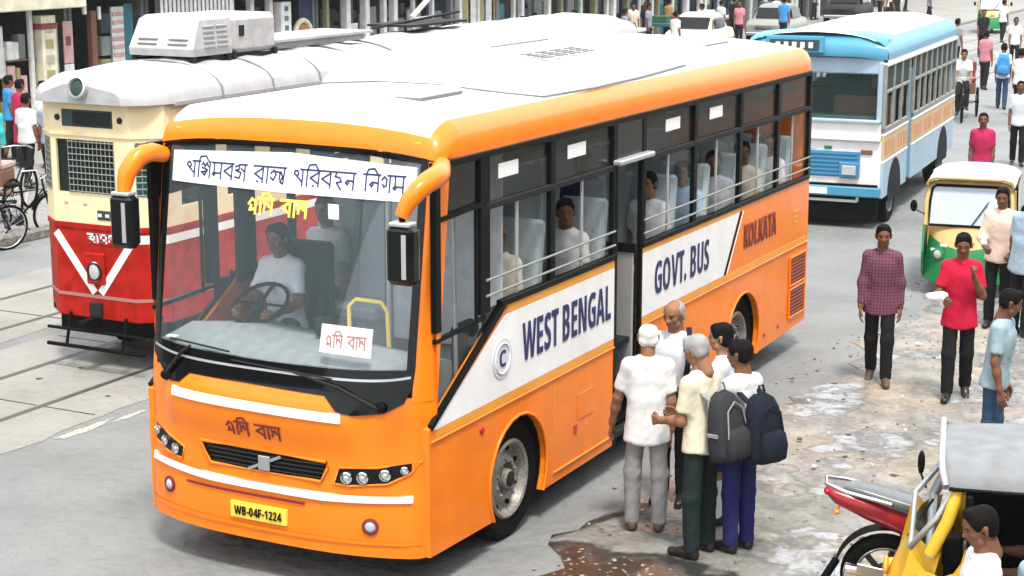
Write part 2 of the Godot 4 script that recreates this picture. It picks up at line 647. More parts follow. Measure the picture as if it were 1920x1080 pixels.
func build_body_pieces() -> void:
	noise.seed = 4
	noise.frequency = 0.01
	var V := func(x: float, y: float, z: float) -> Vector3: return Vector3(x, y, z)
	var hd := [
		[V.call(0, .035, -.028), V.call(0, .032, .02), .076, .074], [V.call(0, .0, .03), V.call(0, -.06, .042), .058, .046], [V.call(-.03, -.068, .028), V.call(.03, -.068, .028), .032, .032],
		[V.call(0, -.086, .06), V.call(0, -.08, .056), .02, .022], [V.call(0, .012, .09), V.call(0, -.022, .106), .008, .012], [V.call(-.014, -.024, .094), V.call(.014, -.024, .094), .009, .009],
		[V.call(-.03, .028, .076), V.call(.03, .028, .076), .014, .014], [V.call(-.036, -.016, .058), V.call(.036, -.016, .058), .026, .026], [V.call(-.014, -.048, .087), V.call(.014, -.048, .087), .010, .010],
		[V.call(-.076, .012, -.006), V.call(-.078, -.026, -.004), .014, .009], [V.call(.076, .012, -.006), V.call(.078, -.026, -.004), .014, .009], [V.call(0, -.05, -.012), V.call(0, -.17, -.026), .056, .056]]
	var face := func(p: Vector3) -> Color:
		var x := absf(p.x)
		if p.z > 0.055 and x > 0.014 and x < 0.05 and p.y > 0.022 and p.y < 0.033:
			return Color(.16, .13, .12)
		if p.z > 0.055 and x > 0.018 and x < 0.044 and p.y > -0.001 and p.y < 0.013:
			return Color(.10, .08, .08) if absf(x - .031) < .007 else Color(1.7, 1.9, 2.2)
		if p.z > 0.07 and x < 0.025 and p.y > -0.056 and p.y < -0.041:
			return Color(.75, .5, .48)
		return Color(1, 1, 1)
	var h := B.new()
	skin(h, hd, 0.0052, 0.016, [], 0.0, face)
	sbones.head = h
	var hr := B.new()
	skin(hr, [[V.call(0, .042, -.030), V.call(0, .044, .022), .081, .078], [V.call(-.026, -.012, -.036), V.call(.026, -.012, -.036), .055, .055], [V.call(-.02, .10, .05), V.call(.03, .105, .045), .026, .022]], 0.006, 0.02, [[V.call(0, .06, .072), V.call(0, -.42, .9).normalized()], [V.call(0, -.036, .0), V.call(0, -.75, .66).normalized()]], 0.007)
	sbones.hair = hr
	var ring := B.new()
	skin(ring, [[V.call(0, .034, -.030), V.call(0, .032, .015), .0785, .0755], [V.call(-.022, -.02, -.036), V.call(.022, -.02, -.036), .057, .057]], 0.006, 0.012, [[V.call(0, .03, .012), V.call(0, -.25, 1).normalized()], [V.call(0, -.045, .0), V.call(0, -.75, .66).normalized()], [V.call(0, .088, -.02), V.call(0, 1, .55).normalized()]], 0.004)
	sbones.balding = ring
	var braid := B.new()
	skin(braid, [[V.call(0, .043, -.030), V.call(0, .045, .026), .083, .078], [V.call(-.03, -.02, -.04), V.call(.03, -.02, -.04), .06, .06], [V.call(.02, -.05, -.09), V.call(.05, -.22, -.10), .026, .02]], 0.007, 0.02, [[V.call(0, .055, .07), V.call(0, -.35, .93).normalized()]], 0.005)
	sbones.braid = braid
	for curl in [0, 1]:
		var hb: Array = []
		for i in 4:
			var z := -.030 + i * .0195
			hb.append([V.call(0, -.012, z * .55), V.call(.0, -.088, z), .0135, .0115])
			var l: float = [.058, .072, .078, .070][i]
			var bend := 0.35 if curl == 0 else 1.15
			var p: Vector3 = V.call(0, -.092, z * 1.08)
			var an := 0.15
			for s in 3:
				an += bend * (0.5 if s == 0 else 0.8)
				var q: Vector3 = p + V.call(sin(an), -cos(an), 0) * l * [.45, .32, .26][s]
				hb.append([p, q, .0098 - s * .0008, .0090 - s * .0008])
				p = q
		hb.append([V.call(0, -.02, .012), V.call(.012, -.052, .040), .015, .0115])
		hb.append([V.call(.012, -.052, .040), V.call(.020, -.080, .052), .0105, .0098])
		hb.append([V.call(.020, -.080, .052), V.call(.028, -.104, .048), .0095, .0082])
		var hn := B.new()
		skin(hn, hb, 0.0058, 0.006)
		sbones["hand%d" % curl] = hn
	var sh := B.new()
	skin(sh, [[V.call(0, .04, -.045), V.call(0, .028, .15), .042, .036], [V.call(0, .075, -.03), V.call(0, .05, .06), .04, .034]], 0.01, 0.03, [[V.call(0, 0.004, 0), V.call(0, -1, 0)]])
	sbones.shoe = sh


func dir_basis(d: Vector3, fwd: Vector3) -> Basis:
	var y := -d.normalized()
	var z := (fwd - y * fwd.dot(y)).normalized()
	return Basis(y.cross(z), y, z)


# s: at, yaw, h, skin, shirt, pants, hair, kind of hair, ua / fa (upper and lower arm directions, left then right), th / sh (thigh, shin), lean, look (yaw, pitch), sleeve, cell, curl
func person(label: String, s: Dictionary, group := "") -> Node3D:
	var k: float = s.get("h", 1.70) / 1.72
	var o := thing("person", label, "person", s.at, s.get("yaw", 0.0), group)
	var cell: float = s.get("cell", 0.018)
	var ua: Array = s.get("ua", [Vector3(.10, -1, .0), Vector3(-.10, -1, .0)])
	var fa: Array = s.get("fa", [Vector3(.03, -1, .22), Vector3(-.03, -1, .22)])
	var th: Array = s.get("th", [Vector3(.03, -1, .0), Vector3(-.03, -1, .0)])
	var sh: Array = s.get("sh", [Vector3(.0, -1, -.03), Vector3(.0, -1, -.03)])
	var wide: float = s.get("wide", 1.0) * .88
	var low := 9.0
	for i in 2:
		low = minf(low, (th[i].normalized() * .42 + sh[i].normalized() * .42).y)
	var hip := Vector3(0, s.get("hip", -low + .085), 0)
	var U := Basis(Vector3.RIGHT, s.get("lean", 0.0)) * Basis(Vector3.BACK, s.get("tilt", 0.0))
	var up := func(x: float, y: float, z: float) -> Vector3: return hip + U * Vector3(x * wide, y, z)
	var body: Array = []
	var shirt: Array = []
	var pant: Array = []
	body.append([up.call(-.06, .38, .01), up.call(.06, .38, .01), .085, .085])
	body.append([up.call(-.045, .15, 0), up.call(.045, .15, 0), .082, .082])
	body.append([up.call(0, .38, 0), up.call(0, .12, 0), .085, .08])
	body.append([hip + Vector3(-.06, 0, 0), hip + Vector3(.06, 0, 0), .085, .085])
	body.append([up.call(-.12, .475, 0), up.call(.12, .475, 0), .045, .045])
	var nk: Vector3 = up.call(0, .50, .0)
	var lk: Vector2 = s.get("look", Vector2.ZERO)
	var hb := U * Basis.from_euler(Vector3(lk.y, lk.x, 0)) * Basis.from_scale(Vector3.ONE)
	var hc: Vector3 = nk + U * Vector3(0, .175, .025)
	body.append([nk, nk + (hc - nk) * 0.45, .056, .052])
	shirt.append([up.call(-.062, .37, .008), up.call(.062, .37, .008), .106, .106])
	shirt.append([up.call(-.060, .28, .010), up.call(.060, .28, .010), .106, .106])
	shirt.append([up.call(-.05, .20, .008 + s.get("belly", 0.0)), up.call(.05, .20, .008 + s.get("belly", 0.0)), .106 * wide, .106 * wide])
	shirt.append([up.call(-.13, .445, -.004), up.call(.13, .445, -.004), .056, .056])
	for sd in [-1.0, 1.0]:
		shirt.append([up.call(.02 * sd, .485, -.012), up.call(.15 * sd, .455, -.006), .052, .05])
	shirt.append([up.call(0, .46, -.01), up.call(0, .520, -.006), .075, .064, true])
	var hem: float = s.get("hem", -.10)
	for x in [-.062, 0, .062]:
		shirt.append([up.call(x, .18, 0), up.call(x * 1.3, hem, 0), .102 * wide, .114, true])
	pant.append([hip + Vector3(-.058, .0, 0), hip + Vector3(.058, .0, 0), .088, .088])
	pant.append([hip + Vector3(0, -.02, 0), hip + U * Vector3(0, .07, 0), .088, .085, true])
	var b := B.new()
	var shoes := B.new()
	var short: bool = s.get("sleeve", "short") == "short"
	var barelegs: bool = s.get("skirt", false)
	var socks: Array = []
	var K := Basis.from_scale(Vector3.ONE * k)
	for i in 2:
		var sd := 1.0 if i == 0 else -1.0
		var s0: Vector3 = up.call(.168 * sd, .448, 0)
		var ud: Vector3 = U * ua[i].normalized()
		var fd: Vector3 = U * fa[i].normalized()
		var el := s0 + ud * .285
		var wr := el + fd * .245
		body.append([s0, el, .046, .038])
		body.append([el, el + fd * .1, .039, .038])
		body.append([el + fd * .1, wr, .038, .026])
		body.append([wr, wr + fd * .03, .026, .022])
		if short:
			shirt.append([s0, s0 + ud * .215, .053, .059, true])
		else:
			shirt.append([s0, el, .056, .050])
			shirt.append([el, wr - fd * .015, .051, .038, true])
		var fw := U * Vector3(0, 0, 1)
		if absf(fw.dot(fd)) > 0.8:
			fw = U * Vector3(0, 1, 0)
		var bs := dir_basis(fd, fw)
		b.add(sbones["hand%d" % s.get("curl", [0, 0])[i]], Transform3D(K * bs * Basis.from_scale(Vector3(-sd, 1, 1)), K * (wr + fd * .012)), Color(.95, .93, .92))
		var h0 := hip + Vector3(.078 * sd, -.02, 0)
		var td: Vector3 = th[i].normalized()
		var cd: Vector3 = sh[i].normalized()
		var kn := h0 + td * .42
		var an := kn + cd * .40
		body.append([h0, kn, .070, .046])
		body.append([kn, kn + cd * .15, .046, .046])
		body.append([kn + cd * .15, an, .045, .030])
		if barelegs:
			pant.append([h0, kn + td * -.03, .115, .15, true])
			socks.append([kn + cd * .10, an, .055, .045])
		else:
			pant.append([h0, kn, .080, .068])
			pant.append([kn, an + cd * .015, .070, .060, true])
		var toe := Vector3(cd.x * .2 + .12 * sd, 0, 1).normalized()
		var pitch: float = clampf((Vector3(0, -1, 0).angle_to(cd)) * (1.0 if cd.z < -0.15 else -0.3), -0.3, 0.7)
		if s.has("flatfoot"):
			pitch = 0.0
		var fb := Basis(Vector3.UP.cross(toe), Vector3.UP, toe) * Basis(Vector3.RIGHT, pitch)
		shoes.add(sbones.shoe, Transform3D(K * fb, K * (an - fb * Vector3(0, .075, -.02))))
	skin(b, scaled(body, k), cell, .03 * k)
	b.add(sbones.head, Transform3D(K * hb, K * hc))
	obj("body", b, M[s.get("skin", "skin_a")], o)
	if s.get("hair", "hair") != "none":
		var hr := B.new().add(sbones[s.get("hair", "hair")], Transform3D(K * hb, K * hc))
		obj("hair", hr, M[s.get("hair_mat", "hair_black")], o)
	var sb := B.new()
	skin(sb, scaled(shirt, k), cell, .05 * k, [], .006)
	obj("shirt", sb, s.shirt, o)
	var pb := B.new()
	skin(pb, scaled(pant, k), cell, .03 * k, [], .008)
	obj("skirt" if barelegs else "trousers", pb, s.pants, o)
	if barelegs:
		var kb := B.new()
		skin(kb, scaled(socks, k), cell, .01)
		obj("socks", kb, M.c_white, o)
	if not s.get("noshoes", false):
		obj("shoes", shoes, M[s.get("shoe", "shoe")], o)
	if cell < 0.02:
		var cl := B.new()
		var q: Array = []
		for j in 14:
			var a := TAU * j / 14.0
			q.append(K * up.call(sin(a) * .062, .512 - .02 * cos(a), .004 + cos(a) * .062))
		cl.tube(q, .013 * k, 6, true)
		obj("collar", cl, s.shirt, o)
	return o


func scaled(bones: Array, k: float) -> Array:
	var out: Array = []
	for o in bones:
		var q: Array = o.duplicate()
		q[0] = o[0] * k
		q[1] = o[1] * k
		q[2] = o[2] * k
		q[3] = o[3] * k
		out.append(q)
	return out


# ---------- the orange bus (local: front at z 0, rear at -z, near side x +1.25) ----------
func front_z(x: float, y: float) -> float:
	var t := clampf((y - 1.35) / 1.8, 0.0, 1.0)
	var q := absf(x) / 1.25
	var bulge := 0.23 * (1.0 - pow(q, 3.0))
	return bulge * (1.0 - 0.85 * t) - 0.22 * t - 0.1 * pow(maxf(q - 0.93, 0.0) / 0.07, 2.0) + 0.04 * clampf((0.9 - y) / 0.6, -0.3, 0.6) + 0.055 * smoothstep(1.50, 1.33, y) * smoothstep(0.98, 0.80, absf(x + .1) / 0.95) * smoothstep(.95, 1.25, y)


func fp(x: float, y: float, d := 0.0) -> Vector3:
	return Vector3(x, y, front_z(x, y) + d)


# a flat outline (x, y) laid on the front, d proud of it, with a thickness of d
func fpoly(b: B, poly: PackedVector2Array, d: float, step := 0.16) -> void:
	var lo := Vector2.INF
	var hi := -Vector2.INF
	for p in poly:
		lo = lo.min(p)
		hi = hi.max(p)
	var nx := int((hi.x - lo.x) / step) + 1
	var ny := int((hi.y - lo.y) / (step * 2)) + 1
	for i in nx:
		for j in ny:
			var x0 := lerpf(lo.x, hi.x, float(i) / nx)
			var x1 := lerpf(lo.x, hi.x, float(i + 1) / nx)
			var y0 := lerpf(lo.y, hi.y, float(j) / ny)
			var y1 := lerpf(lo.y, hi.y, float(j + 1) / ny)
			for q in Geometry2D.intersect_polygons(poly, PackedVector2Array([Vector2(x0, y0), Vector2(x1, y0), Vector2(x1, y1), Vector2(x0, y1)])):
				var tr := Geometry2D.triangulate_polygon(q)
				for k in range(0, tr.size(), 3):
					var w: Array[int] = []
					for m in 3:
						var p: Vector2 = q[tr[k + m]]
						w.append(b.vert(fp(p.x, p.y, d), fnormal(p.x, p.y)))
					b.ix.append_array(PackedInt32Array(w))
	for i in poly.size():
		var p := poly[i]
		var q := poly[(i + 1) % poly.size()]
		b.quad(fp(p.x, p.y, d), fp(q.x, q.y, d), fp(q.x, q.y, -0.004), fp(p.x, p.y, -0.004))


func fnormal(x: float, y: float) -> Vector3:
	var e := 0.01
	return (fp(x + e, y) - fp(x - e, y)).cross(fp(x, y + e) - fp(x, y - e)).normalized()


func frim(b: B, poly: PackedVector2Array, d: float, r: float) -> void:
	var p: Array = []
	for q in poly:
		p.append(fp(q.x, q.y, d))
	b.tube(p, r, 6, true)


func bengali() -> Dictionary:
	var V := func(a: Array) -> PackedVector2Array:
		var o := PackedVector2Array()
		for i in range(0, a.size(), 2):
			o.append(Vector2(a[i], a[i + 1]))
		return o
	return {
		"p": [.8, [V.call([.68, 1, .68, 0]), V.call([.24, .62, .10, .72, .14, .90, .32, .90, .40, .72, .30, .55, .68, .22]), V.call([.5, 1, .8, 1])]],
		"sc": [.85, [V.call([.72, 1, .72, .0]), V.call([.1, .78, .22, .95, .34, .7, .5, .95, .6, .7]), V.call([.15, .62, .55, .5, .35, .15, .1, .35, .45, .4])]],
		"m": [.85, [V.call([0, 1, .85, 1]), V.call([.72, 1, .72, 0]), V.call([.2, 1, .22, .4, .1, .28, .22, .18, .3, .35, .72, .35])]],
		"b": [.8, [V.call([0, 1, .8, 1]), V.call([.68, 1, .68, 0]), V.call([.68, .9, .1, .52, .68, .18])]],
		"ng": [.95, [V.call([.4, 1, .95, 1]), V.call([.82, 1, .82, 0]), V.call([.12, .85, .4, .95, .4, .7, .15, .62, .55, .5, .45, .15, .12, .2]), V.call([.55, .75, .82, .55])]],
		"r": [.8, [V.call([0, 1, .8, 1]), V.call([.68, 1, .68, 0]), V.call([.68, .9, .1, .52, .68, .18]), V.call([.28, .04, .36, .04])]],
		"a": [.34, [V.call([0, 1, .34, 1]), V.call([.2, 1, .2, 0])]],
		"jy": [1.15, [V.call([0, 1, 1.15, 1]), V.call([.1, .6, .3, .82, .48, .55, .3, .2, .1, .35]), V.call([.45, .75, .75, .7, .72, .25]), V.call([.8, .75, .95, .45, .8, .1, 1.0, .02, 1.06, 1])]],
		"h": [.75, [V.call([0, 1, .75, 1]), V.call([.3, 1, .18, .72, .5, .66, .62, .42, .3, .36, .62, -.06])]],
		"n": [.8, [V.call([0, 1, .8, 1]), V.call([.68, 1, .68, 0]), V.call([.68, .5, .3, .55, .15, .4, .28, .28, .36, .42])]],
		"g": [.75, [V.call([.45, 1, .75, 1]), V.call([.62, 1, .62, 0]), V.call([.1, .72, .25, .92, .42, .75, .4, .4, .25, .3, .18, .45])]],
		"i": [.32, [V.call([0, 1, .32, 1]), V.call([.2, 0, .2, 1, .3, 1.3, .7, 1.36, .98, 1.0])]],
		"e": [.75, [V.call([.1, .6, .3, .92, .55, .8, .6, .4, .6, 0]), V.call([.6, .3, .2, .22, .3, .5])]],
		"s": [.8, [V.call([0, 1, .8, 1]), V.call([.68, 1, .68, 0]), V.call([.12, .95, .2, .55, .4, .75, .48, .5, .68, .48]), V.call([.2, .55, .15, .25])]],
	}


# words as raised strokes on the front surface; each word is a list of glyph keys
func bengali_line(words: Array, x0: float, x1: float, y0: float, h: float, d: float, w: float, flat := false) -> B:
	var gl := bengali()
	var total := 0.0
	for wd in words:
		for g in wd:
			total += gl[g][0]
		total += .5
	total -= .5
	var sx := (x1 - x0) / total
	var b := B.new()
	var x := x0
	for wd in words:
		for g in wd:
			for st in gl[g][1]:
				for i in st.size() - 1:
					var a := Vector2(x + st[i].x * sx, y0 + st[i].y * h)
					var e := Vector2(x + st[i + 1].x * sx, y0 + st[i + 1].y * h)
					var t := (e - a).normalized()
					var s := Vector2(-t.y, t.x) * w * 0.5
					a -= t * w * 0.4
					e += t * w * 0.4
					if flat:
						b.quad(Vector3(a.x - s.x, a.y - s.y, d), Vector3(e.x - s.x, e.y - s.y, d), Vector3(e.x + s.x, e.y + s.y, d), Vector3(a.x + s.x, a.y + s.y, d))
						continue
					b.quad(fp(a.x - s.x, a.y - s.y, d), fp(e.x - s.x, e.y - s.y, d), fp(e.x + s.x, e.y + s.y, d), fp(a.x + s.x, a.y + s.y, d))
			x += gl[g][0] * sx
		x += .5 * sx
	return b


func pv(a: Array) -> PackedVector2Array:
	var o := PackedVector2Array()
	for i in range(0, a.size(), 2):
		o.append(Vector2(a[i], a[i + 1]))
	return o


func arc_pts(cx: float, cy: float, r: float, a0: float, a1: float, k: int) -> Array:
	var o: Array = []
	for i in k + 1:
		var a := lerpf(a0, a1, float(i) / k)
		o.append(cx + cos(a) * r)
		o.append(cy + sin(a) * r)
	return o


func wheel(parent: Node, at: Vector3, r: float, w: float, side: float, rim_m: Material, holes := 8) -> Node3D:
	var t := Transform3D(Basis(Vector3.BACK, -PI / 2 * side), at)
	var ty := B.new().lathe([Vector2(r * .62, -w / 2), Vector2(r * .9, -w / 2), Vector2(r * .985, -w * .4), Vector2(r, -w * .3), Vector2(r, w * .3), Vector2(r * .985, w * .4), Vector2(r * .9, w / 2), Vector2(r * .62, w * .42)], 32, t)
	for i in 28:
		var a := TAU * i / 28
		ty.box(t * Vector3(cos(a) * r, 0, sin(a) * r), Vector3(w * .66, r * .03, r * .05), 0, Basis(Vector3.RIGHT, -a * side))
	var o := obj("wheel", B.new().lathe([Vector2(0.001, -w * .2), Vector2(r * .55, -w * .2)], 16, t), M.dark_grey, parent)
	obj("tyre", ty, M.rubber, o)
	var rm := B.new().lathe([Vector2(r * .66, w * .44), Vector2(r * .62, w * .5), Vector2(r * .58, w * .46), Vector2(r * .54, w * .2), Vector2(r * .46, w * .14), Vector2(r * .36, w * .3), Vector2(r * .27, w * .34)], 32, t)
	obj("rim", rm, rim_m, o)
	var hub := B.new().lathe([Vector2(r * .27, w * .34), Vector2(r * .25, w * .12), Vector2(r * .17, w * .12), Vector2(r * .16, w * .42), Vector2(r * .12, w * .48), Vector2(.001, w * .48)], 20, t)
	for i in 10:
		var a := TAU * i / 10
		hub.lathe([Vector2(r * .03, w * .3), Vector2(r * .03, w * .39), Vector2(.001, w * .39)], 6, t * Transform3D(Basis(), Vector3(cos(a) * r * .31, 0, sin(a) * r * .31)))
	obj("hub", hub, rim_m, o)
	obj("axle_cap", B.new().lathe([Vector2(r * .13, w * .3), Vector2(r * .13, w * .5), Vector2(.001, w * .52)], 14, t), M.dark_grey, o)
	if holes:
		var hl := B.new()
		for i in holes:
			var a := TAU * (i + .5) / holes
			hl.ell(t * Vector3(cos(a) * r * .5, w * .175, sin(a) * r * .5), Vector3(.02, r * .05, r * .05), 8, 6)
		obj("vent_hole", hl, M.black, o)
	return o


func build_orange_bus() -> void:
	var o := thing("bus", "large orange and white coach with a curved windscreen stopped nearest the camera, door open", "bus", Vector3(-7.213, 0, -10.25))
	var L := 8.55
	var S := Transform3D(Basis(Vector3(0, 0, -1), Vector3(0, 1, 0), Vector3(1, 0, 0)), Vector3(1.222, 0, 0))      # (distance from front, height) on the near wall
	var F := Transform3D(Basis(Vector3(0, 0, -1), Vector3(0, 1, 0), Vector3(1, 0, 0)), Vector3(-1.222, 0, 0))
	# --- near and far lower walls with wheel arches ---
	var wa := [.0, .30, .90, .27]
	wa.append_array(arc_pts(1.39, .52, .49, PI * 1.17, -PI * .17, 16))
	wa.append_array([3.19, .27, 3.19, 1.93, 1.15, 1.93, .0, 1.25])
	obj("side_panel", B.new().prism(pv(wa), .055, S), M.orange, o)
	var wb := [3.78, .27]
	wb.append_array(arc_pts(6.48, .52, .49, PI * 1.17, -PI * .17, 16))
	wb.append_array([L, .31, L, 1.93, 3.78, 1.93])
	obj("side_panel", B.new().prism(pv(wb), .055, S), M.orange, o)
	var wf := [.0, .30, .90, .27]
	wf.append_array(arc_pts(1.39, .52, .49, PI * 1.17, -PI * .17, 12))
	wf.append_array(arc_pts(6.48, .52, .49, PI * 1.17, -PI * .17, 12))
	wf.append_array([L, .31, L, 1.93, 1.15, 1.93, .0, 1.25])
	obj("side_panel", B.new().prism(pv(wf), .055, F), M.orange, o)
	for cz in [1.39, 6.48]:
		var p: Array = []
		for i in 17:
			var a := lerpf(PI * 1.17, -PI * .17, i / 16.0)
			p.append(Vector3(1.252, .52 + sin(a) * .492, -cz - cos(a) * .492))
		obj("arch_lip", B.new().tube(p, .014, 6), M.orange, o)
		var well := B.new()
		well.surf(func(u, w): return Vector3(lerpf(1.19, .55, w), .52 + sin(lerpf(PI * 1.2, -PI * .2, u)) * .52, -cz - cos(lerpf(PI * 1.2, -PI * .2, u)) * .52), 14, 1)
		well.box(Vector3(.54, .6, -cz), Vector3(.02, 1.0, 1.1))
		obj("wheel_arch", well, M.black, o)
		wheel(o, Vector3(1.06, .485, -cz + .02), .485, .26, 1, M.wheel_paint)
		wheel(o, Vector3(-1.06, .485, -cz + .02), .485, .26, -1, M.wheel_paint)
	# swage lines, stripes and bands: real strips 4 mm proud
	var strip := func(nm: String, poly: Array, m: Material, d := .004):
		obj(nm, B.new().prism(pv(poly), d, Transform3D(S.basis, Vector3(1.2495 + d * .5, 0, 0))), m, o)
	strip.call("white_band", [.03, 1.245, .10, 1.235, 3.185, 1.235, 3.185, 1.86, 1.2, 1.86, 1.13, 1.84], M.band_white)
	strip.call("white_band", [3.785, 1.30, 5.85, 1.30, 6.28, 1.88, 3.785, 1.88], M.band_white)
	strip.call("amber_stripe", [1.2, 1.866, 3.185, 1.866, 3.185, 1.925, 1.22, 1.925], M.amber)
	strip.call("amber_stripe", [3.785, 1.886, 6.285, 1.886, 6.31, 1.925, 3.785, 1.925], M.amber)
	strip.call("amber_stripe", [.10, 1.17, 3.185, 1.17, 3.185, 1.23, .10, 1.23], M.amber)
	strip.call("amber_stripe", [3.785, 1.235, 8.5, 1.235, 8.5, 1.29, 3.785, 1.29], M.amber)
	strip.call("black_slash", [5.87, 1.30, 5.93, 1.30, 6.37, 1.88, 6.31, 1.88], M.black)
	strip.call("white_slash", [5.95, 1.30, 5.97, 1.30, 6.41, 1.88, 6.39, 1.88], M.band_white)
	for q in [[.02, 3.185, 1.155], [3.785, 8.53, 1.22], [2.0, 3.185, .36], [3.785, 5.9, .36]]:
		obj("swage_line", B.new().tube([Vector3(1.252, q[2], -q[0]), Vector3(1.252, q[2], -q[1])], .012, 6), M.orange, o)
	for z in [2.02, 2.62, 4.6, 5.4, 7.15]:
		bx("panel_seam", Vector3(1.2512, .76, -z), Vector3(.003, .78, .008), M.amber, o)
	var side := func(z: float, y: float) -> Transform3D: return Transform3D(Basis(Vector3(0, 0, -1), Vector3(0, 1, 0), Vector3(1, 0, 0)), Vector3(1.2585, y, -z))
	lettering("lettering", "WEST BENGAL", .30, 1.66, M.navy, side.call(2.27, 1.58), o)
	lettering("lettering", "GOVT. BUS", .30, 1.35, M.navy, side.call(4.75, 1.60), o)
	lettering("lettering", "KOLKATA", .25, 1.0, M.maroon_print, side.call(6.93, 1.60), o)
	var em := B.new()
	var et: Transform3D = side.call(1.10, 1.53)
	em.lathe([Vector2(.155, -.004), Vector2(.155, .002), Vector2(.001, .002)], 28, et * Transform3D(Basis(Vector3.RIGHT, PI / 2), Vector3.ZERO))
	obj("round_emblem", em, M.pale_print, o)
	var er: Array = []
	for i in 24:
		er.append(et * Vector3(cos(TAU * i / 24) * .118, sin(TAU * i / 24) * .118, .003))
	obj("emblem_ring", B.new().tube(er, .009, 5, true), M.band_white, o)
	lettering("lettering", "C", .13, .10, M.navy, et * Transform3D(Basis(), Vector3(0, 0, .004)), o)
	for q in [[8.05, .42, 1.16, .02]]:
		for i in 2:
			var y := .60 + i * .36
			bx("engine_grille", Vector3(1.252, y, -8.2), Vector3(.02, .31, .52), M.dark_red, o, .004)
			var sl := B.new()
			for j in 7:
				sl.box(Vector3(1.263, y - .12 + j * .04, -8.2), Vector3(.012, .012, .48), 0, Basis(Vector3.BACK, -.5))
			obj("grille_slats", sl, M.dark_red, o)
			var fr := B.new()
			for e in [-1, 1]:
				fr.box(Vector3(1.262, y + e * .16, -8.2), Vector3(.02, .025, .56), .004)
				fr.box(Vector3(1.262, y, -8.2 + e * .27), Vector3(.02, .33, .025), .004)
			obj("grille_frame", fr, M.orange, o)
	obj("marker_lamp", B.new().ell(Vector3(1.25, 1.05, -.78), Vector3(.02, .035, .035)), M.red_lens, o)
	bx("fuel_flap", Vector3(1.253, .80, -2.62), Vector3(.006, .22, .3), M.orange, o, .002)
	bx("reflector", Vector3(1.254, .62, -2.42), Vector3(.008, .08, .05), M.red_lens, o)
	for p in [[7.15, .42], [7.6, .42]]:
		obj("marker_lamp", B.new().ell(Vector3(1.25, p[1], -p[0]), Vector3(.015, .025, .025)), M.red_lens, o)
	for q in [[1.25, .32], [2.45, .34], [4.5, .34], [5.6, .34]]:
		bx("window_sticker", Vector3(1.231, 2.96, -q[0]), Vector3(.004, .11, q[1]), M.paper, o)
	for i in 3:
		bx("small_print", Vector3(1.2525, 1.62 - i * .06, -8.1), Vector3(.003, .03, .22 - i * .04), M.amber, o)
	# --- window band ---
	var zs := [.14, .84, 1.97, 3.17, 3.80, 5.03, 6.27, 7.42, 8.50]
	for sd in [1.0, -1.0]:
		var X: float = 1.235 * sd
		for i in zs.size():
			var z: float = zs[i]
			bx("window_pillar", Vector3(X, 2.52, -z), Vector3(.045, 1.18, .085 if i != 1 else .15), M.black_frame, o, .006)
		bx("window_rail", Vector3(X, 2.725, -(.84 + 8.5) / 2 if sd < 0 else -(.84 + 3.17) / 2), Vector3(.05, .05, 7.6 if sd < 0 else 2.3), M.dark_grey, o, .006)
		bx("window_header", Vector3(X, 3.115, -4.3), Vector3(.055, .05, 8.4), M.black_frame, o, .006)
		bx("window_sill", Vector3(X, 1.955, -(1.1 + 3.19) / 2 if sd > 0 else -4.8), Vector3(.058, .05, 2.1 if sd > 0 else 7.4), M.black_frame, o, .006)
	bx("window_rail", Vector3(1.235, 2.725, -(3.8 + 8.5) / 2), Vector3(.05, .05, 4.7), M.dark_grey, o, .006)
	bx("window_sill", Vector3(1.235, 1.955, -(3.78 + 8.52) / 2), Vector3(.058, .05, 4.72), M.black_frame, o, .006)
	for i in zs.size() - 1:
		for sd in [1.0, -1.0]:
			if i == 3 and sd > 0:
				continue
			var z0: float = zs[i] + .05
			var z1: float = zs[i + 1] - .05
			var c := -(z0 + z1) / 2
			if i > 0:
				bx("window_pane", Vector3(1.224 * sd, 2.92, c), Vector3(.006, .34, z1 - z0), M.tint_glass, o)
				# the lower halves slide: near side partly open
				bx("window_pane", Vector3(1.222 * sd, 2.34, -(z0 * .5 + z1 * .5) - (z1 - z0) * .25), Vector3(.006, .72, (z1 - z0) * .5), M.glass, o)
				bx("sliding_frame", Vector3(1.222 * sd, 2.34, c), Vector3(.02, .72, .03), M.alu, o, .004)
				if i == 0 or sd < 0:
					continue
				for y in [2.06, 2.18]:
					obj("guard_rail", B.new().tube([Vector3(1.262, y, -zs[i]), Vector3(1.262, y, -zs[i + 1])], .010, 6), M.post_grey, o)
	# driver's quarter windows beside the windscreen, running down under the belt line
	for sd in [1.0, -1.0]:
		var q := B.new().prism(pv([.10, 1.34, .84, 1.80, .84, 2.72, .10, 2.72]), .006, Transform3D(S.basis, Vector3(1.226 * sd, 0, 0)))
		obj("quarter_pane", q, M.glass, o)
		bx("quarter_panel", Vector3(1.226 * sd, 2.92, -.47), Vector3(.012, .36, .7), M.black_gloss, o)
		obj("quarter_frame", B.new().bar(Vector3(1.24 * sd, 2.73, -.1), Vector3(1.24 * sd, 2.76, -.84), .04, .035).bar(Vector3(1.24 * sd, 1.87, -.1), Vector3(1.24 * sd, 1.90, -.84), .03, .03).bar(Vector3(1.24 * sd, 1.87, -.72), Vector3(1.24 * sd, 2.73, -.72), .02, .02), M.black_frame, o)
		obj("belt_trim", B.new().bar(Vector3(1.245 * sd, 1.262, -.02), Vector3(1.245 * sd, 1.945, -1.16), .035, .05, .004), M.black_frame, o)
		var low := B.new().prism(pv([.84, 1.76, 1.16, 1.95, .84, 1.95]), .01, Transform3D(S.basis, Vector3(1.226 * sd, 0, 0)))
		obj("quarter_corner", low, M.black_gloss, o)
	# --- doorway, door leaf folded inside, steps ---
	bx("door_awning", Vector3(1.28, 2.77, -3.50), Vector3(.10, .045, .74), M.alu, o, .012)
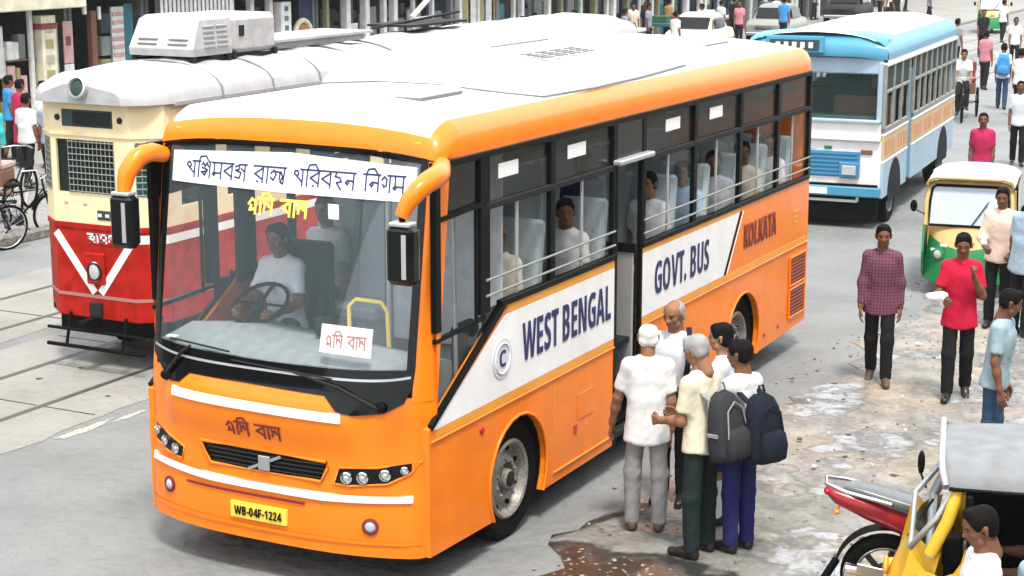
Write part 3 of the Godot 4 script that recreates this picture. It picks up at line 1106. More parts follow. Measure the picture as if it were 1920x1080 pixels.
	bx("door_header", Vector3(1.23, 2.93, -3.49), Vector3(.04, .33, .56), M.black_gloss, o)
	bx("door_post", Vector3(1.235, 1.52, -3.205), Vector3(.045, 2.5, .045), M.black_frame, o)
	bx("door_post", Vector3(1.235, 1.52, -3.765), Vector3(.045, 2.5, .035), M.black_frame, o)
	bx("door_leaf", Vector3(1.05, 1.35, -3.66), Vector3(.34, 1.15, .03), M.alu, o, .005)
	bx("door_leaf_frame", Vector3(1.07, 1.95, -3.65), Vector3(.36, .08, .04), M.black_frame, o)
	for i in 3:
		bx("step", Vector3(1.05 - i * .3, .34 + i * .28, -3.48), Vector3(.4, .05, .56), M.dark_grey, o, .004)
		bx("step_riser", Vector3(.86 - i * .3, .2 + i * .28 + .28, -3.48), Vector3(.02, .28, .56), M.dark_grey, o)
	obj("hand_rail", B.new().tube([Vector3(1.16, .75, -3.27), Vector3(1.12, 1.0, -3.3), Vector3(.9, 1.75, -3.36), Vector3(.84, 1.9, -3.36)], .016, 8), M.plate_yellow, o)
	# --- roof ---
	var sec := [[1.25, 3.135], [1.255, 3.2], [1.24, 3.28], [1.2, 3.345], [1.13, 3.395]]
	for sd in [1.0, -1.0]:
		var rings: Array = []
		for z in [-.5, -2.5, -5.0, -8.3, -8.52, -8.58]:
			var r: Array = []
			for p in sec:
				var sq := 1.0 if z > -8.4 else (.985 if z > -8.55 else .96)
				r.append(Vector3(p[0] * sd * sq, p[1] if sq > .99 else p[1] - (1 - sq) * .5, z))
			rings.append(r)
		obj("cant_rail", B.new().loft(rings, false, false), M.orange, o)
	var roof := func(u: float) -> Vector2:
		var x := lerpf(-1.13, 1.13, u)
		return Vector2(x, 3.395 + .1 * (1.0 - pow(absf(x) / 1.13, 2.2)))
	obj("roof", B.new().surf(func(u, w):
		var p: Vector2 = roof.call(u)
		return Vector3(p.x, p.y - (0.0 if w < .97 else .03), lerpf(-.5, -8.56, w)), 16, 34, Vector3.UP), M.bus_white, o)
	# front dome: from the roof section round to the top of the windscreen
	var full: Array = []
	for p in sec:
		full.append(Vector2(p[0], p[1]))
	for i in range(1, 12):
		var q: Vector2 = roof.call(1.0 - i / 12.0)
		full.append(q)
	for i in range(sec.size() - 1, -1, -1):
		full.append(Vector2(-sec[i][0], sec[i][1]))
	var nf := full.size() - 1
	var dome := func(u: float, w: float) -> Vector3:
		var fi: float = u * nf
		var k0 := int(minf(fi, nf - 1))
		var p: Vector2 = (full[k0] as Vector2).lerp(full[k0 + 1], fi - k0)
		var xe := p.x * .985
		var q := absf(xe) / 1.25
		var e := fp(xe, 3.2 - .075 * pow(q, 4.0), .01)
		var a := Vector3(p.x, p.y, -.5)
		var c := Vector3(lerpf(p.x, xe, .7), lerpf(p.y, e.y, .25) + .01, e.z - .03)
		return a.lerp(c, w).lerp(c.lerp(e, w), w)
	var side_u := float(sec.size() - 1) / nf
	obj("front_dome", B.new().surf(func(u, w): return dome.call(u, lerpf(.58, 1.0, w)), 40, 8, Vector3(0, 1, 1)), M.orange, o)
	obj("dome_corner", B.new().surf(func(u, w): return dome.call(u * side_u, w * .58), 8, 8, Vector3(1, 1, 0)), M.orange, o)
	obj("dome_corner", B.new().surf(func(u, w): return dome.call(1.0 - u * side_u, w * .58), 8, 8, Vector3(-1, 1, 0)), M.orange, o)
	obj("front_roof_glare", B.new().surf(func(u, w): return dome.call(lerpf(side_u, 1.0 - side_u, u), w * .58), 30, 8, Vector3(0, 1, 0)), M.bus_white, o)  # white roof paint carried forward, standing in for glare on the orange dome
	for x in [-1.02, 1.02]:
		var q := fp(x, 3.25, -.04)
		bx("roof_lamp", q, Vector3(.1, .03, .05), M.amber, o, .01, Basis(Vector3.RIGHT, .5))
	# roof air conditioner and hatches
	var ac: Array = []
	for r in [[.0, 1.0], [.10, 1.0], [.20, .97], [.255, .90], [.28, .72], [.285, .02]]:
		var ring: Array = []
		for p in [[-1.0, -2.05], [-.85, -1.9], [-.3, -1.84], [.3, -1.84], [.85, -1.9], [1.08, -2.1], [1.12, -3.0], [1.1, -4.0], [1.0, -5.4], [.8, -6.1], [-.8, -6.1], [-1.0, -5.4], [-1.1, -4.0]]:
			var c := Vector2(0, -3.9)
			var v := Vector2(p[0], p[1] - (.9 * r[0] if p[1] > -2.2 else 0.0))
			v = c + (v - c) * Vector2(r[1], lerpf(1.0, r[1], .55))
			ring.append(Vector3(v.x, 3.41 + r[0] - .05 * absf(v.x) * absf(v.x), v.y))
		ac.append(ring)
	obj("roof_air_conditioner", B.new().loft(ac, true, true), M.bus_white, o)
	obj("roof_unit_seam", B.new().tube([Vector3(-.9, 3.455, -1.86), Vector3(-.3, 3.5, -1.825), Vector3(.3, 3.5, -1.825), Vector3(.87, 3.455, -1.88), Vector3(1.1, 3.415, -2.1), Vector3(1.135, 3.41, -3.0), Vector3(1.115, 3.415, -4.0), Vector3(1.02, 3.425, -5.3)], .009, 6), M.vent_grey, o)
	for i in 4:
		for j in 4:
			bx("roof_vent", Vector3(.62 + j * .075, 3.688 - j * .004, -2.75 - i * .27 + j * .02), Vector3(.045, .012, .16), M.vent_grey, o, .003)
	obj("roof_unit_groove", B.new().tube([Vector3(.05, 3.693, -3.2), Vector3(.05, 3.695, -4.3)], .016, 6), M.vent_grey, o)
	for q in [[.3, -1.25, .72, .62], [.2, -7.4, .7, .6]]:
		var hz := bx("roof_hatch", Vector3(q[0], 3.50, q[1]), Vector3(q[2], .05, q[3]), M.bus_white, o, .018)
		bx("hatch_seal", Vector3(q[0], 3.478, q[1]), Vector3(q[2] + .02, .022, q[3] + .02), M.vent_grey, hz)
	# --- front ---
	var nb := B.new()
	nb.surf(func(u, w): return fp(lerpf(-1.25, 1.25, u), lerpf(.30, 1.48, w)), 40, 16, Vector3(0, 0, 1))
	obj("front_panel", nb, M.orange, o)
	obj("bumper_lip", B.new().surf(func(u, w): return fp(lerpf(-1.25, 1.25, u), lerpf(.30, .33, 1.0 - w * w), -.25 * w), 24, 6, Vector3(0, -1, .3)), M.orange, o)
	for sd in [-1.0, 1.0]:
		obj("front_pillar", B.new().surf(func(u, w): return fp(lerpf(1.13, 1.25, u) * sd, lerpf(1.45, 3.13, w)), 8, 16, Vector3(0, 0, 1)), M.orange, o)
		obj("corner_pillar", B.new().surf(func(u, w):
			var y := lerpf(1.24, 3.135, w)
			return Vector3(1.2505 * sd, y, lerpf(front_z(1.25, y), -.11, u)), 2, 12, Vector3(sd, 0, 0)), M.orange, o)
		obj("corner_panel", B.new().surf(func(u, w):
			var y := lerpf(.30, 1.24, w)
			return Vector3(1.2503 * sd, y, lerpf(front_z(1.25, y), -.02, u)), 2, 8, Vector3(sd, 0, 0)), M.orange, o)
	var mask_low := pv([-1.17, 1.68, -1.16, 1.56, -1.02, 1.44, -.90, 1.395, -.80, 1.405, -.72, 1.475, -.2, 1.475, .50, 1.46, .62, 1.37, .74, 1.345, .95, 1.365, 1.08, 1.44, 1.13, 1.56, 1.14, 1.68, .7, 1.655, 0, 1.645, -.7, 1.655])
	var mk := B.new()
	fpoly(mk, mask_low, .010, .12)
	obj("windscreen_surround", mk, M.black_gloss, o)
	for q in [[-1.17, -1.10], [1.085, 1.14]]:
		var ms := B.new()
		fpoly(ms, pv([q[0], 1.66, q[1], 1.66, q[1], 3.14, q[0], 3.10]), .009, .2)
		obj("windscreen_surround", ms, M.black_gloss, o)
	var mt := B.new()
	fpoly(mt, pv([-1.17, 3.09, -1.10, 3.12, -.6, 3.155, 0, 3.165, .6, 3.155, 1.08, 3.115, 1.14, 3.09, 1.12, 3.15, .6, 3.195, 0, 3.203, -.6, 3.195, -1.15, 3.14]), .012, .12)
	obj("windscreen_surround", mt, M.black_gloss, o)
	obj("windscreen_seal", B.new().surf(func(u, w): return fp(lerpf(-1.14, 1.12, u), 1.575 - .045 * pow(absf(lerpf(-1, 1, u)), 6.0) * -1.0 + .018 * w, .016), 36, 1, Vector3(0, 0, 1)), M.alu, o)
	obj("windscreen", B.new().surf(func(u, w): return fp(lerpf(-1.11, 1.10, u), lerpf(1.64, 3.16, w), .002), 24, 16, Vector3(0, 0, 1)), M.screen_glass, o)
	var bn := B.new()
	fpoly(bn, pv([-1.06, 2.86, -1.06, 3.085, 0, 3.13, 1.06, 3.085, 1.06, 2.845, 0, 2.845]), .012, .12)
	obj("destination_banner", bn, M.paper, o)
	obj("banner_lettering", bengali_line([["p", "i", "sc", "m", "b", "ng"], ["r", "a", "jy"], ["p", "i", "r", "b", "h", "n"], ["i", "n", "g", "m"]], -.93, .98, 2.905, .115, .015, .013), M.navy, o)
	obj("glass_lettering", bengali_line([["e", "i", "s"], ["b", "a", "s"]], -.33, .20, 2.68, .11, .006, .022), M.yellow_print, o)
	bx("glass_card", fp(.42, 2.74, .006), Vector3(.09, .11, .004), M.paper, o)
	var pc := B.new()
	fpoly(pc, pv([.42, 1.76, .82, 1.745, .82, 1.945, .42, 1.955]), .008, .2)
	obj("windscreen_card", pc, M.paper, o)
	obj("card_lettering", bengali_line([["e", "i", "s"], ["b", "a", "s"]], .46, .78, 1.80, .085, .011, .011), M.pink_print, o)
	# wipers
	obj("wiper", B.new().tube([fp(.92, 1.40, .03), fp(.62, 1.53, .04), fp(.25, 1.60, .035)], [.018, .013, .009], 6).tube([fp(.55, 1.585, .03), fp(-.32, 1.625, .03)], .008, 5), M.dark_grey, o)
	obj("wiper", B.new().tube([fp(-.98, 1.42, .03), fp(-.80, 1.62, .045), fp(-.72, 1.68, .03)], [.018, .014, .009], 6).tube([fp(-.95, 1.70, .025), fp(-.35, 1.68, .025)], .008, 5), M.dark_grey, o)
	for q in [fp(.93, 1.41, .02), fp(-.97, 1.42, .02)]:
		obj("wiper_motor", B.new().ell(q, Vector3(.05, .04, .03)), M.black, o)
	# strips, grille, lamps, plate
	var st := B.new()
	fpoly(st, pv([-.86, 1.30, .66, 1.285, .66, 1.355, -.86, 1.37]), .012, .12)
	obj("white_strip", st, M.band_white, o)
	var s2 := B.new()
	fpoly(s2, pv([-1.16, .728, -.5, .695, .5, .69, 1.15, .72, 1.15, .77, .5, .745, -.5, .75, -1.16, .782]), .018, .1)
	obj("white_strip", s2, M.band_white, o)
	var s3 := B.new()
	fpoly(s3, pv([-1.2, .40, 0, .385, 1.2, .40, 1.2, .425, 0, .41, -1.2, .425]), .012, .1)
	obj("bumper_crease", s3, M.orange, o)
	obj("front_lettering", bengali_line([["e", "i", "s"], ["b", "a", "s"]], -.33, .16, 1.09, .10, .008, .017), M.maroon_print, o)
	var gp := pv([-.60, .985, .52, .975, .53, .93, .48, .825, -.50, .83])
	var gb := B.new()
	fpoly(gb, gp, .004, .12)
	obj("grille", gb, M.black, o)
	var rim := B.new()
	frim(rim, gp, .008, .014)
	obj("grille_rim", rim, M.orange, o)
	var mesh_ := B.new()
	for i in 4:
		mesh_.tube([fp(-.53 + i * .02, .95 - i * .032, .01), fp(-.1, .95 - i * .032, .01), fp(.2, .95 - i * .032, .01), fp(.5, .95 - i * .032, .01)], .006, 4)
	obj("grille_bars", mesh_, M.dark_grey, o)
	obj("grille_badge", B.new().bar(fp(-.14, .84, .016), fp(.14, .965, .016), .012, .022).box(fp(0, .90, .022), Vector3(.10, .11, .016), .006), M.steel, o)
	for q in [[pv([.58, .825, .70, .815, .98, .85, 1.13, .93, 1.20, 1.02, .9, .965, .62, .945]), [[.68, .875, .05], [.80, .885, .05], [.96, .915, .048], [1.09, .955, .034]]], [pv([-1.20, 1.03, -1.13, .88, -.96, .82, -.80, .80, -.78, .90, -.95, .955]), [[-1.10, .96, .04], [-1.0, .90, .046], [-.87, .865, .048]]]]:
		var hl := B.new()
		fpoly(hl, q[0], .004, .1)
		var ho := obj("headlamp", hl, M.black_gloss, o)
		var hr := B.new()
		frim(hr, q[0], .006, .010)
		obj("lamp_rim", hr, M.orange, ho)
		for l in q[1]:
			var nn := fnormal(l[0], l[1])
			var t := Transform3D(Basis(Quaternion(Vector3.UP, nn)), fp(l[0], l[1], .0))
			obj("lamp_lens", B.new().lathe([Vector2(l[2] * .9, -.01), Vector2(l[2] * .9, .02), Vector2(l[2] * .72, .024), Vector2(l[2] * .62, .006), Vector2(.001, .004)], 20, t), M.chrome, ho)
			obj("bulb_cover", B.new().lathe([Vector2(l[2] * .45, .008), Vector2(l[2] * .3, .024), Vector2(.001, .03)], 20, t), M.lamp_white, ho)
	for q in [[.86, .53], [-.95, .57]]:
		var nn := fnormal(q[0], q[1])
		var t := Transform3D(Basis(Quaternion(Vector3.UP, nn)), fp(q[0], q[1], .0))
		var fg := obj("fog_lamp", B.new().lathe([Vector2(.062, -.01), Vector2(.062, .014), Vector2(.046, .018), Vector2(.042, .006)], 22, t), M.maroon_print, o)
		obj("lamp_lens", B.new().lathe([Vector2(.042, .010), Vector2(.026, .022), Vector2(.001, .026)], 22, t), M.lamp_white, fg)
	var pl := B.new()
	fpoly(pl, pv([-.30, .455, .20, .455, .20, .575, -.30, .575]), .022, .1)
	var po := obj("number_plate", pl, M.plate_yellow, o)
	lettering("lettering", "WB-04F-1224", .066, .42, M.black, Transform3D(Basis(Vector3.UP, 0.0), fp(-.05, .515, .028)), po)
	obj("plate_shelf", B.new().surf(func(u, w): return fp(lerpf(-.75, .35, u), lerpf(.635, .655, w), .012), 14, 1, Vector3(0, 0, 1)), M.maroon_print, o)
	# mirrors on curved orange arms
	for q in [[[Vector3(1.27, 3.12, -.18), Vector3(1.42, 3.10, .12), Vector3(1.43, 3.07, .33), Vector3(1.37, 2.98, .43), Vector3(1.32, 2.86, .45)], Vector3(1.33, 2.60, .46)], [[Vector3(-1.16, 3.04, -.22), Vector3(-1.18, 3.08, -.06), Vector3(-1.21, 3.05, .05), Vector3(-1.245, 2.94, .14), Vector3(-1.26, 2.80, .17)], Vector3(-1.26, 2.58, .17)]]:
		var pts: Array = []
		var cv := Curve3D.new()
		for p in q[0]:
			cv.add_point(p)
		for i in 9:
			pts.append(cv.sample_baked(cv.get_baked_length() * i / 8.0))
		var mo := obj("mirror_arm", B.new().tube(pts, [.06, .066, .07, .074, .075, .073, .068, .06, .048], 12), M.orange, o)
		var c: Vector3 = q[1]
		obj("mirror_housing", B.new().box(c, Vector3(.21, .40, .13), .035), M.black_gloss, mo)
		bx("mirror_glass", c + Vector3(0, 0, -.067), Vector3(.17, .34, .006), M.chrome, mo)
		obj("mirror_cap", B.new().box(c + Vector3(0, .21, 0), Vector3(.16, .03, .11), .01), M.alu, mo)
		obj("mirror_stem", B.new().tube([q[0][4], c + Vector3(0, .2, 0)], .022, 8), M.black, mo)
		bx("mirror_marking", c + Vector3(.045, 0, .068), Vector3(.035, .30, .004), M.alu, mo)
	# --- body shell: floor, rear, ceiling lining, chassis ---
	bx("floor", Vector3(0, 1.13, -5.0), Vector3(2.4, .04, 7.0), M.interior_dark, o)
	bx("ceiling_lining", Vector3(0, 3.3, -4.4), Vector3(2.2, .02, 7.6), M.interior, o)
	bx("rear_wall", Vector3(0, 1.72, -8.53), Vector3(2.46, 2.84, .05), M.orange, o, .01)
	bx("chassis", Vector3(0, .62, -4.3), Vector3(1.0, .5, 7.6), M.black, o)
	bx("underfloor_shade_panel", Vector3(0, .42, -3.9), Vector3(2.36, .04, 3.6), M.black, o)
	bx("underfloor_shade_panel", Vector3(0, .335, -.44), Vector3(2.3, .03, .80), M.black, o)  # low panels added to block light and deepen the shadow beneath the bus
	bx("underfloor_shade_panel", Vector3(0, .30, -3.95), Vector3(2.38, .03, 3.9), M.black, o)
	bx("underfloor_shade_panel", Vector3(0, .31, -7.75), Vector3(2.38, .03, 1.5), M.black, o)
	bx("exhaust_box", Vector3(.9, .45, -7.5), Vector3(.5, .3, .7), M.black, o, .02)
	obj("dashboard", B.new().loft([[Vector3(-1.15, 1.3, -.1), Vector3(-1.15, 1.64, -.02), Vector3(-1.15, 1.70, -.45), Vector3(-1.15, 1.66, -.62), Vector3(-1.15, 1.3, -.65)], [Vector3(-.5, 1.3, .1), Vector3(-.5, 1.66, .13), Vector3(-.5, 1.77, -.3), Vector3(-.5, 1.74, -.62), Vector3(-.5, 1.3, -.65)], [Vector3(.3, 1.3, .1), Vector3(.3, 1.66, .13), Vector3(.3, 1.74, -.3), Vector3(.3, 1.7, -.5), Vector3(.3, 1.3, -.55)], [Vector3(1.15, 1.3, -.1), Vector3(1.15, 1.64, -.02), Vector3(1.15, 1.68, -.35), Vector3(1.15, 1.64, -.5), Vector3(1.15, 1.3, -.55)]], true, true), M.dash, o)
	bx("cab_floor", Vector3(0, 1.0, -.6), Vector3(2.3, .04, 1.2), M.interior_dark, o)
	var wh: Array = []
	for i in 20:
		wh.append(Vector3(-.62, 1.86, -.62) + Basis(Vector3.RIGHT, .55) * Vector3(cos(TAU * i / 20) * .23, 0, sin(TAU * i / 20) * .23))
	obj("steering_wheel", B.new().tube(wh, .016, 6, true).bar(wh[0], wh[10], .03, .015).bar(wh[5], wh[15], .03, .015).tube([Vector3(-.62, 1.86, -.62), Vector3(-.62, 1.5, -.4)], .035, 8), M.black, o)
	obj("cab_rail", B.new().tube([Vector3(.33, 1.70, -.42), Vector3(.33, 1.98, -.42), Vector3(.38, 2.03, -.44), Vector3(.56, 2.01, -.5), Vector3(.6, 1.94, -.52), Vector3(.6, 1.3, -.55)], .017, 8), M.plate_yellow, o)
	bx("dash_fan", Vector3(.18, 1.83, -.3), Vector3(.12, .14, .1), M.interior_dark, o, .02)
	bx("dash_phone", fp(-1.0, 1.69, -.05), Vector3(.09, .012, .05), M.paper, o)
	bx("cab_partition", Vector3(.60, 2.35, -1.42), Vector3(.98, 1.7, .03), M.reflection_sheet, o, .005)  # partition made wide and pale to imitate the reflection across the windscreen
	bx("cab_partition", Vector3(.09, 1.95, -1.5), Vector3(.04, 1.9, .3), M.black_frame, o)
	bx("cab_curtain", Vector3(-.98, 2.5, -.95), Vector3(.03, 1.1, .25), M.interior_dark, o)
	bx("gear_console", Vector3(-.1, 1.35, -.75), Vector3(.35, .55, .5), M.interior_dark, o, .05)
	bx("sun_visor", Vector3(.55, 2.95, -.34), Vector3(.8, .22, .02), M.dash, o, .005)
	obj("cab_pole", B.new().tube([Vector3(.32, .95, -1.0), Vector3(.32, 3.28, -1.0)], .018, 8).tube([Vector3(1.0, 1.0, -.85), Vector3(1.0, 3.2, -.8)], .018, 8), M.alu, o)
	# seats: two each side
	for q in [[1, [1.95, 3.17, 4.75, 5.6, 6.45, 7.3, 8.1]], [-1, [2.2, 3.05, 3.9, 4.75, 5.6, 6.45, 7.3, 8.1]]]:
		for z in q[1]:
			for x in [.93, .48]:
				if q[0] > 0 and z > 3 and z < 3.5 and x < .6:
					continue
				var b := B.new()
				b.box(Vector3(x * q[0], 1.56, -z + .22), Vector3(.42, .12, .44), .04)
				b.box(Vector3(x * q[0], 2.02, -z - .03), Vector3(.42, .85, .12), .05, Basis(Vector3.RIGHT, -.15))
				b.box(Vector3(x * q[0], 1.32, -z + .2), Vector3(.1, .4, .3))
				obj("seat", b, M.seat_cover, o)
	var ds := B.new()
	ds.box(Vector3(-.62, 1.42, -1.05), Vector3(.5, .12, .45), .04).box(Vector3(-.62, 1.85, -1.3), Vector3(.46, .8, .12), .05)
	obj("driver_seat", ds, M.interior_dark, o)
	for sd in [1, -1]:
		bx("luggage_rack", Vector3(.98 * sd, 2.98, -4.9), Vector3(.4, .05, 6.6), M.interior, o, .01)
	for z in [2.2, 4.5, 6.6]:
		bx("roof_diffuser", Vector3(0, 3.27, -z), Vector3(.3, .03, .9), M.paper, o, .01)


# ---------- the tram ----------
func build_tram() -> void:
	var o := thing("tram", "old cream and red tram with a silver roof running beside the orange bus", "tram", Vector3(-12.36, 0, -14.2))
	var top := 2.93
	# plan outline of the body, front at z 0: nose, chamfered corners, flanks
	var plan := [Vector2(-.82, -5.1), Vector2(-.82, -.22), Vector2(-.53, .0), Vector2(.53, .0), Vector2(.82, -.22), Vector2(.82, -5.1)]
	var facet := func(nm: String, i: int, y0: float, y1: float, m: Material, u0 := 0.0, u1 := 1.0, d := 0.0, th := .03):
		var a: Vector2 = plan[i]
		var e: Vector2 = plan[i + 1]
		var p := a.lerp(e, u0)
		var q := a.lerp(e, u1)
		var c := Vector3((p.x + q.x) / 2, (y0 + y1) / 2, (p.y + q.y) / 2)
		var t := (e - a).normalized()
		var nrm := Vector3(-t.y, 0, t.x)
		return bx(nm, c + nrm * (d - th / 2), Vector3((q - p).length(), y1 - y0, th), m, o, .0, Basis(Vector3(t.x, 0, t.y), Vector3.UP, nrm))
	# window openings: [facet, u0, u1]
	for i in 5:
		facet.call("skirt_panel", i, .58, 1.60, M.tram_red)
		if i == 0 or i == 4:
			facet.call("body_panel", i, 1.60, 1.80, M.tram_cream)
			facet.call("body_panel", i, 2.42, top, M.tram_cream)
			facet.call("window_dark", i, 1.80, 2.42, M.interior_dark, 0.0, 1.0, -.03)
			for k in 6:
				var u := k / 6.0
				facet.call("window_post", i, 1.80, 2.42, M.tram_cream, u, u + .05)
		else:
			var w: Array = [[], [.16, .84], [.06, .80], [.16, .84]][i]
			facet.call("body_panel", i, 1.60, 1.93, M.tram_cream)
			facet.call("body_panel", i, 2.50, top, M.tram_cream)
			facet.call("body_panel", i, 1.93, 2.50, M.tram_cream, 0.0, w[0])
			facet.call("body_panel", i, 1.93, 2.50, M.tram_cream, w[1], 1.0)
			facet.call("window_pane", i, 1.93, 2.50, M.glass, w[0], w[1], -.04, .004)
			# wire guard
			var a: Vector2 = plan[i]
			var e: Vector2 = plan[i + 1]
			var g := B.new()
			var kx := 11 if i == 2 else 4
			var w0: float = w[0] + (.16 if i == 2 else 0.0)
			for k in kx + 1:
				var p := a.lerp(e, lerpf(w0, w[1], float(k) / kx))
				g.tube([Vector3(p.x, 1.93, p.y + .004), Vector3(p.x, 2.50, p.y + .004)], .006, 4)
			for k in 9:
				var p := a.lerp(e, w0)
				var q := a.lerp(e, w[1])
				var y := lerpf(1.95, 2.48, k / 8.0)
				g.tube([Vector3(p.x, y, p.y + .012), Vector3(q.x, y, q.y + .012)], .006, 4)
			obj("window_guard", g, M.post_grey, o)
	facet.call("waist_rail", 2, 2.545, 2.57, M.tram_cream, -.0, 1.0, .015)
	facet.call("waist_rail", 3, 2.545, 2.57, M.tram_cream, .0, 1.0, .015)
	facet.call("waist_rail", 1, 2.545, 2.57, M.tram_cream, .0, 1.0, .015)
	for i in 5:
		facet.call("belt_strip", i, 1.55, 1.606, M.tram_red, 0.0, 1.0, .012)  # raised red strip along the belt line
		facet.call("white_line", i, .80, .835, M.pink_print, .0, 1.0, .006, .03)
	facet.call("destination_box", 2, 2.64, 2.82, M.interior, .16, .80, .006)
	facet.call("destination_glass", 2, 2.66, 2.80, M.dark_grey, .30, .78, .009)
	facet.call("number_board", 2, 1.66, 1.76, M.interior, .56, .76, .008)
	for x in [.10, .20]:
		bx("board_mark", Vector3(x, 1.71, .011), Vector3(.05, .035, .006), M.pale_print, o)
	facet.call("white_line", 3, 1.43, 1.52, M.band_white, .0, 1.0, .007)
	facet.call("white_line", 4, 1.43, 1.52, M.band_white, .0, 1.0, .007)
	facet.call("board", 2, 1.40, 1.52, M.tram_red, .42, .82, .012)
	obj("board_lettering", bengali_line([["b", "a", "m", "s"]], -.08, .30, 1.415, .085, .016, .02, true), M.paper, o)
	# white V: two bars meeting above the coupler
	obj("white_chevron", B.new().bar(Vector3(-.52, 1.49, .004), Vector3(-.02, .86, .004), .085, .012, 0, Vector3.BACK).bar(Vector3(.53, 1.47, .004), Vector3(.06, .86, .004), .085, .012, 0, Vector3.BACK), M.band_white, o)
	# headlamp
	var hb := bx("headlamp_box", Vector3(.02, 1.13, .02), Vector3(.24, .34, .05), M.tram_red, o, .02)
	obj("lamp_lens", B.new().ell(Vector3(.02, 1.10, .045), Vector3(.075, .11, .03), 16, 10), M.lamp_white, hb)
	obj("lamp_ring", B.new().lathe([Vector2(.1, .0), Vector2(.1, .03), Vector2(.08, .035)], 20, Transform3D(Basis(Vector3.RIGHT, PI / 2), Vector3(.02, 1.10, .03))), M.dark_grey, hb)
	for x in [-.36, -.1, .3]:
		obj("rivet_plate", B.new().ell(Vector3(x, 1.82, .003), Vector3(.025, .02, .008), 10, 6), M.band_cream, o)
	for x in [-.42, .42]:
		obj("marker_lamp", B.new().ell(Vector3(x, 2.73, .01), Vector3(.035, .035, .02), 10, 6), M.dark_grey, o)
	bx("coupler_plate", Vector3(.0, .68, .03), Vector3(.16, .16, .05), M.dark_grey, o, .01)
	obj("coupler", B.new().bar(Vector3(0, .58, .0), Vector3(0, .56, .28), .09, .07, .01), M.black, o)
	# fender bars under the nose
	var fb := B.new()
	fb.tube([Vector3(-.62, .45, .10), Vector3(.7, .45, .10)], .018, 6).tube([Vector3(-.62, .27, .12), Vector3(.7, .27, .12)], .022, 6)
	for x in [-.36, .4]:
		fb.tube([Vector3(x, .62, .02), Vector3(x, .25, .12)], .018, 6)
	obj("fender", fb, M.black, o)
	bx("underframe", Vector3(0, .48, -2.7), Vector3(1.4, .22, 5.0), M.black, o)
	for z in [-1.2, -3.9]:
		for x in [-.62, .62]:
			obj("wheel", B.new().lathe([Vector2(.001, .05), Vector2(.30, .05), Vector2(.31, 0), Vector2(.34, -.02), Vector2(.34, -.05), Vector2(.001, -.05)], 20, Transform3D(Basis(Vector3.BACK, PI / 2 if x < 0 else -PI / 2), Vector3(x, .345, z))), M.dark_grey, o)
		bx("bogie", Vector3(0, .38, z), Vector3(1.5, .2, 1.3), M.black, o, .03)
	bx("cab_floor", Vector3(0, .62, -2.6), Vector3(1.5, .06, 4.9), M.interior_dark, o)
	bx("cab_wall", Vector3(.0, 1.75, -1.6), Vector3(1.5, 2.2, .04), M.interior_dark, o)
	bx("controller", Vector3(-.2, 1.3, -.35), Vector3(.35, 1.3, .3), M.interior_dark, o, .03)
	# roof: rounded, hanging over the eaves, with a drooping nose
	var roof := func(o_: Node3D, z0: float, z1: float, wide: float, nose: bool):
		var rings: Array = []
		var zs := [0.0, .05, .18, .40, .75, 1.2]
		for i in 20:
			zs.append(lerpf(1.5, (z0 - z1) - 1.0, i / 19.0))
		for q in [.6, .3, .12, .03, 0]:
			zs.append((z0 - z1) - q)
		for d in zs:
			var e := minf(d, (z0 - z1) - d)
			var k := sqrt(clampf(1.0 - pow(1.0 - clampf(e / 1.1, 0, 1), 2.0), 0.0, 1.0))
			var r: Array = []
			for j in 15:
				var a := PI * j / 14.0
				var x := cos(a) * (wide * (.60 + .40 * sqrt(clampf(e / .45, 0, 1))))
				r.append(Vector3(x, 2.90 + (.06 + .30 * lerpf(.45, 1.0, k)) * pow(sin(a), .75) + .02 * sin(d * 9.0 + j) * sin(a), z0 - d))
			rings.append(r)
		obj("roof", B.new().loft(rings, false, true), M.tram_roof, o_)
		var ev := B.new()
		ev.box(Vector3(wide - .02, 2.90, (z0 + z1) / 2 - .1), Vector3(.05, .04, (z0 - z1) - .7)).box(Vector3(-wide + .02, 2.90, (z0 + z1) / 2 - .1), Vector3(.05, .04, (z0 - z1) - .7))
		obj("gutter", ev, M.alu, o_)
		bx("ceiling", Vector3(0, 2.885, (z0 + z1) / 2), Vector3(wide * 1.2, .02, (z0 - z1) - .4), M.alu, o_)
	roof.call(o, .12, -5.3, .90, true)
	for i in 5:
		var z := -1.15 - i * .95
		var p: Array = []
		for j in 15:
			var a := PI * j / 14.0
			p.append(Vector3(cos(a) * .905, 2.895 + .365 * pow(sin(a), .75), z))
		obj("roof_rib", B.new().tube(p, .013, 5), M.vent_grey, o)
	obj("roof_lamp", B.new().lathe([Vector2(.12, -.02), Vector2(.12, .05), Vector2(.10, .06), Vector2(.09, .03)], 24, Transform3D(Basis(Vector3.RIGHT, 1.3), Vector3(.0, 3.06, .12))), M.alu, o)
	obj("lamp_lens", B.new().lathe([Vector2(.092, .03), Vector2(.05, .045), Vector2(.001, .05)], 20, Transform3D(Basis(Vector3.RIGHT, 1.3), Vector3(.0, 3.06, .12))), M.interior, o)
	# equipment boxes on the roof
	var bo := obj("roof_equipment_box", B.new().loft([[Vector3(-.46, 3.30, -1.27), Vector3(.42, 3.30, -1.27), Vector3(.42, 3.30, -1.98), Vector3(-.46, 3.30, -1.98)], [Vector3(-.46, 3.38, -1.26), Vector3(.43, 3.38, -1.26), Vector3(.43, 3.38, -1.98), Vector3(-.46, 3.38, -1.98)], [Vector3(-.43, 3.69, -1.42), Vector3(.40, 3.69, -1.42), Vector3(.40, 3.69, -1.98), Vector3(-.43, 3.69, -1.98)], [Vector3(-.38, 3.735, -1.48), Vector3(.34, 3.735, -1.48), Vector3(.34, 3.735, -1.96), Vector3(-.38, 3.735, -1.96)]], true, true, false), M.tram_box, o)
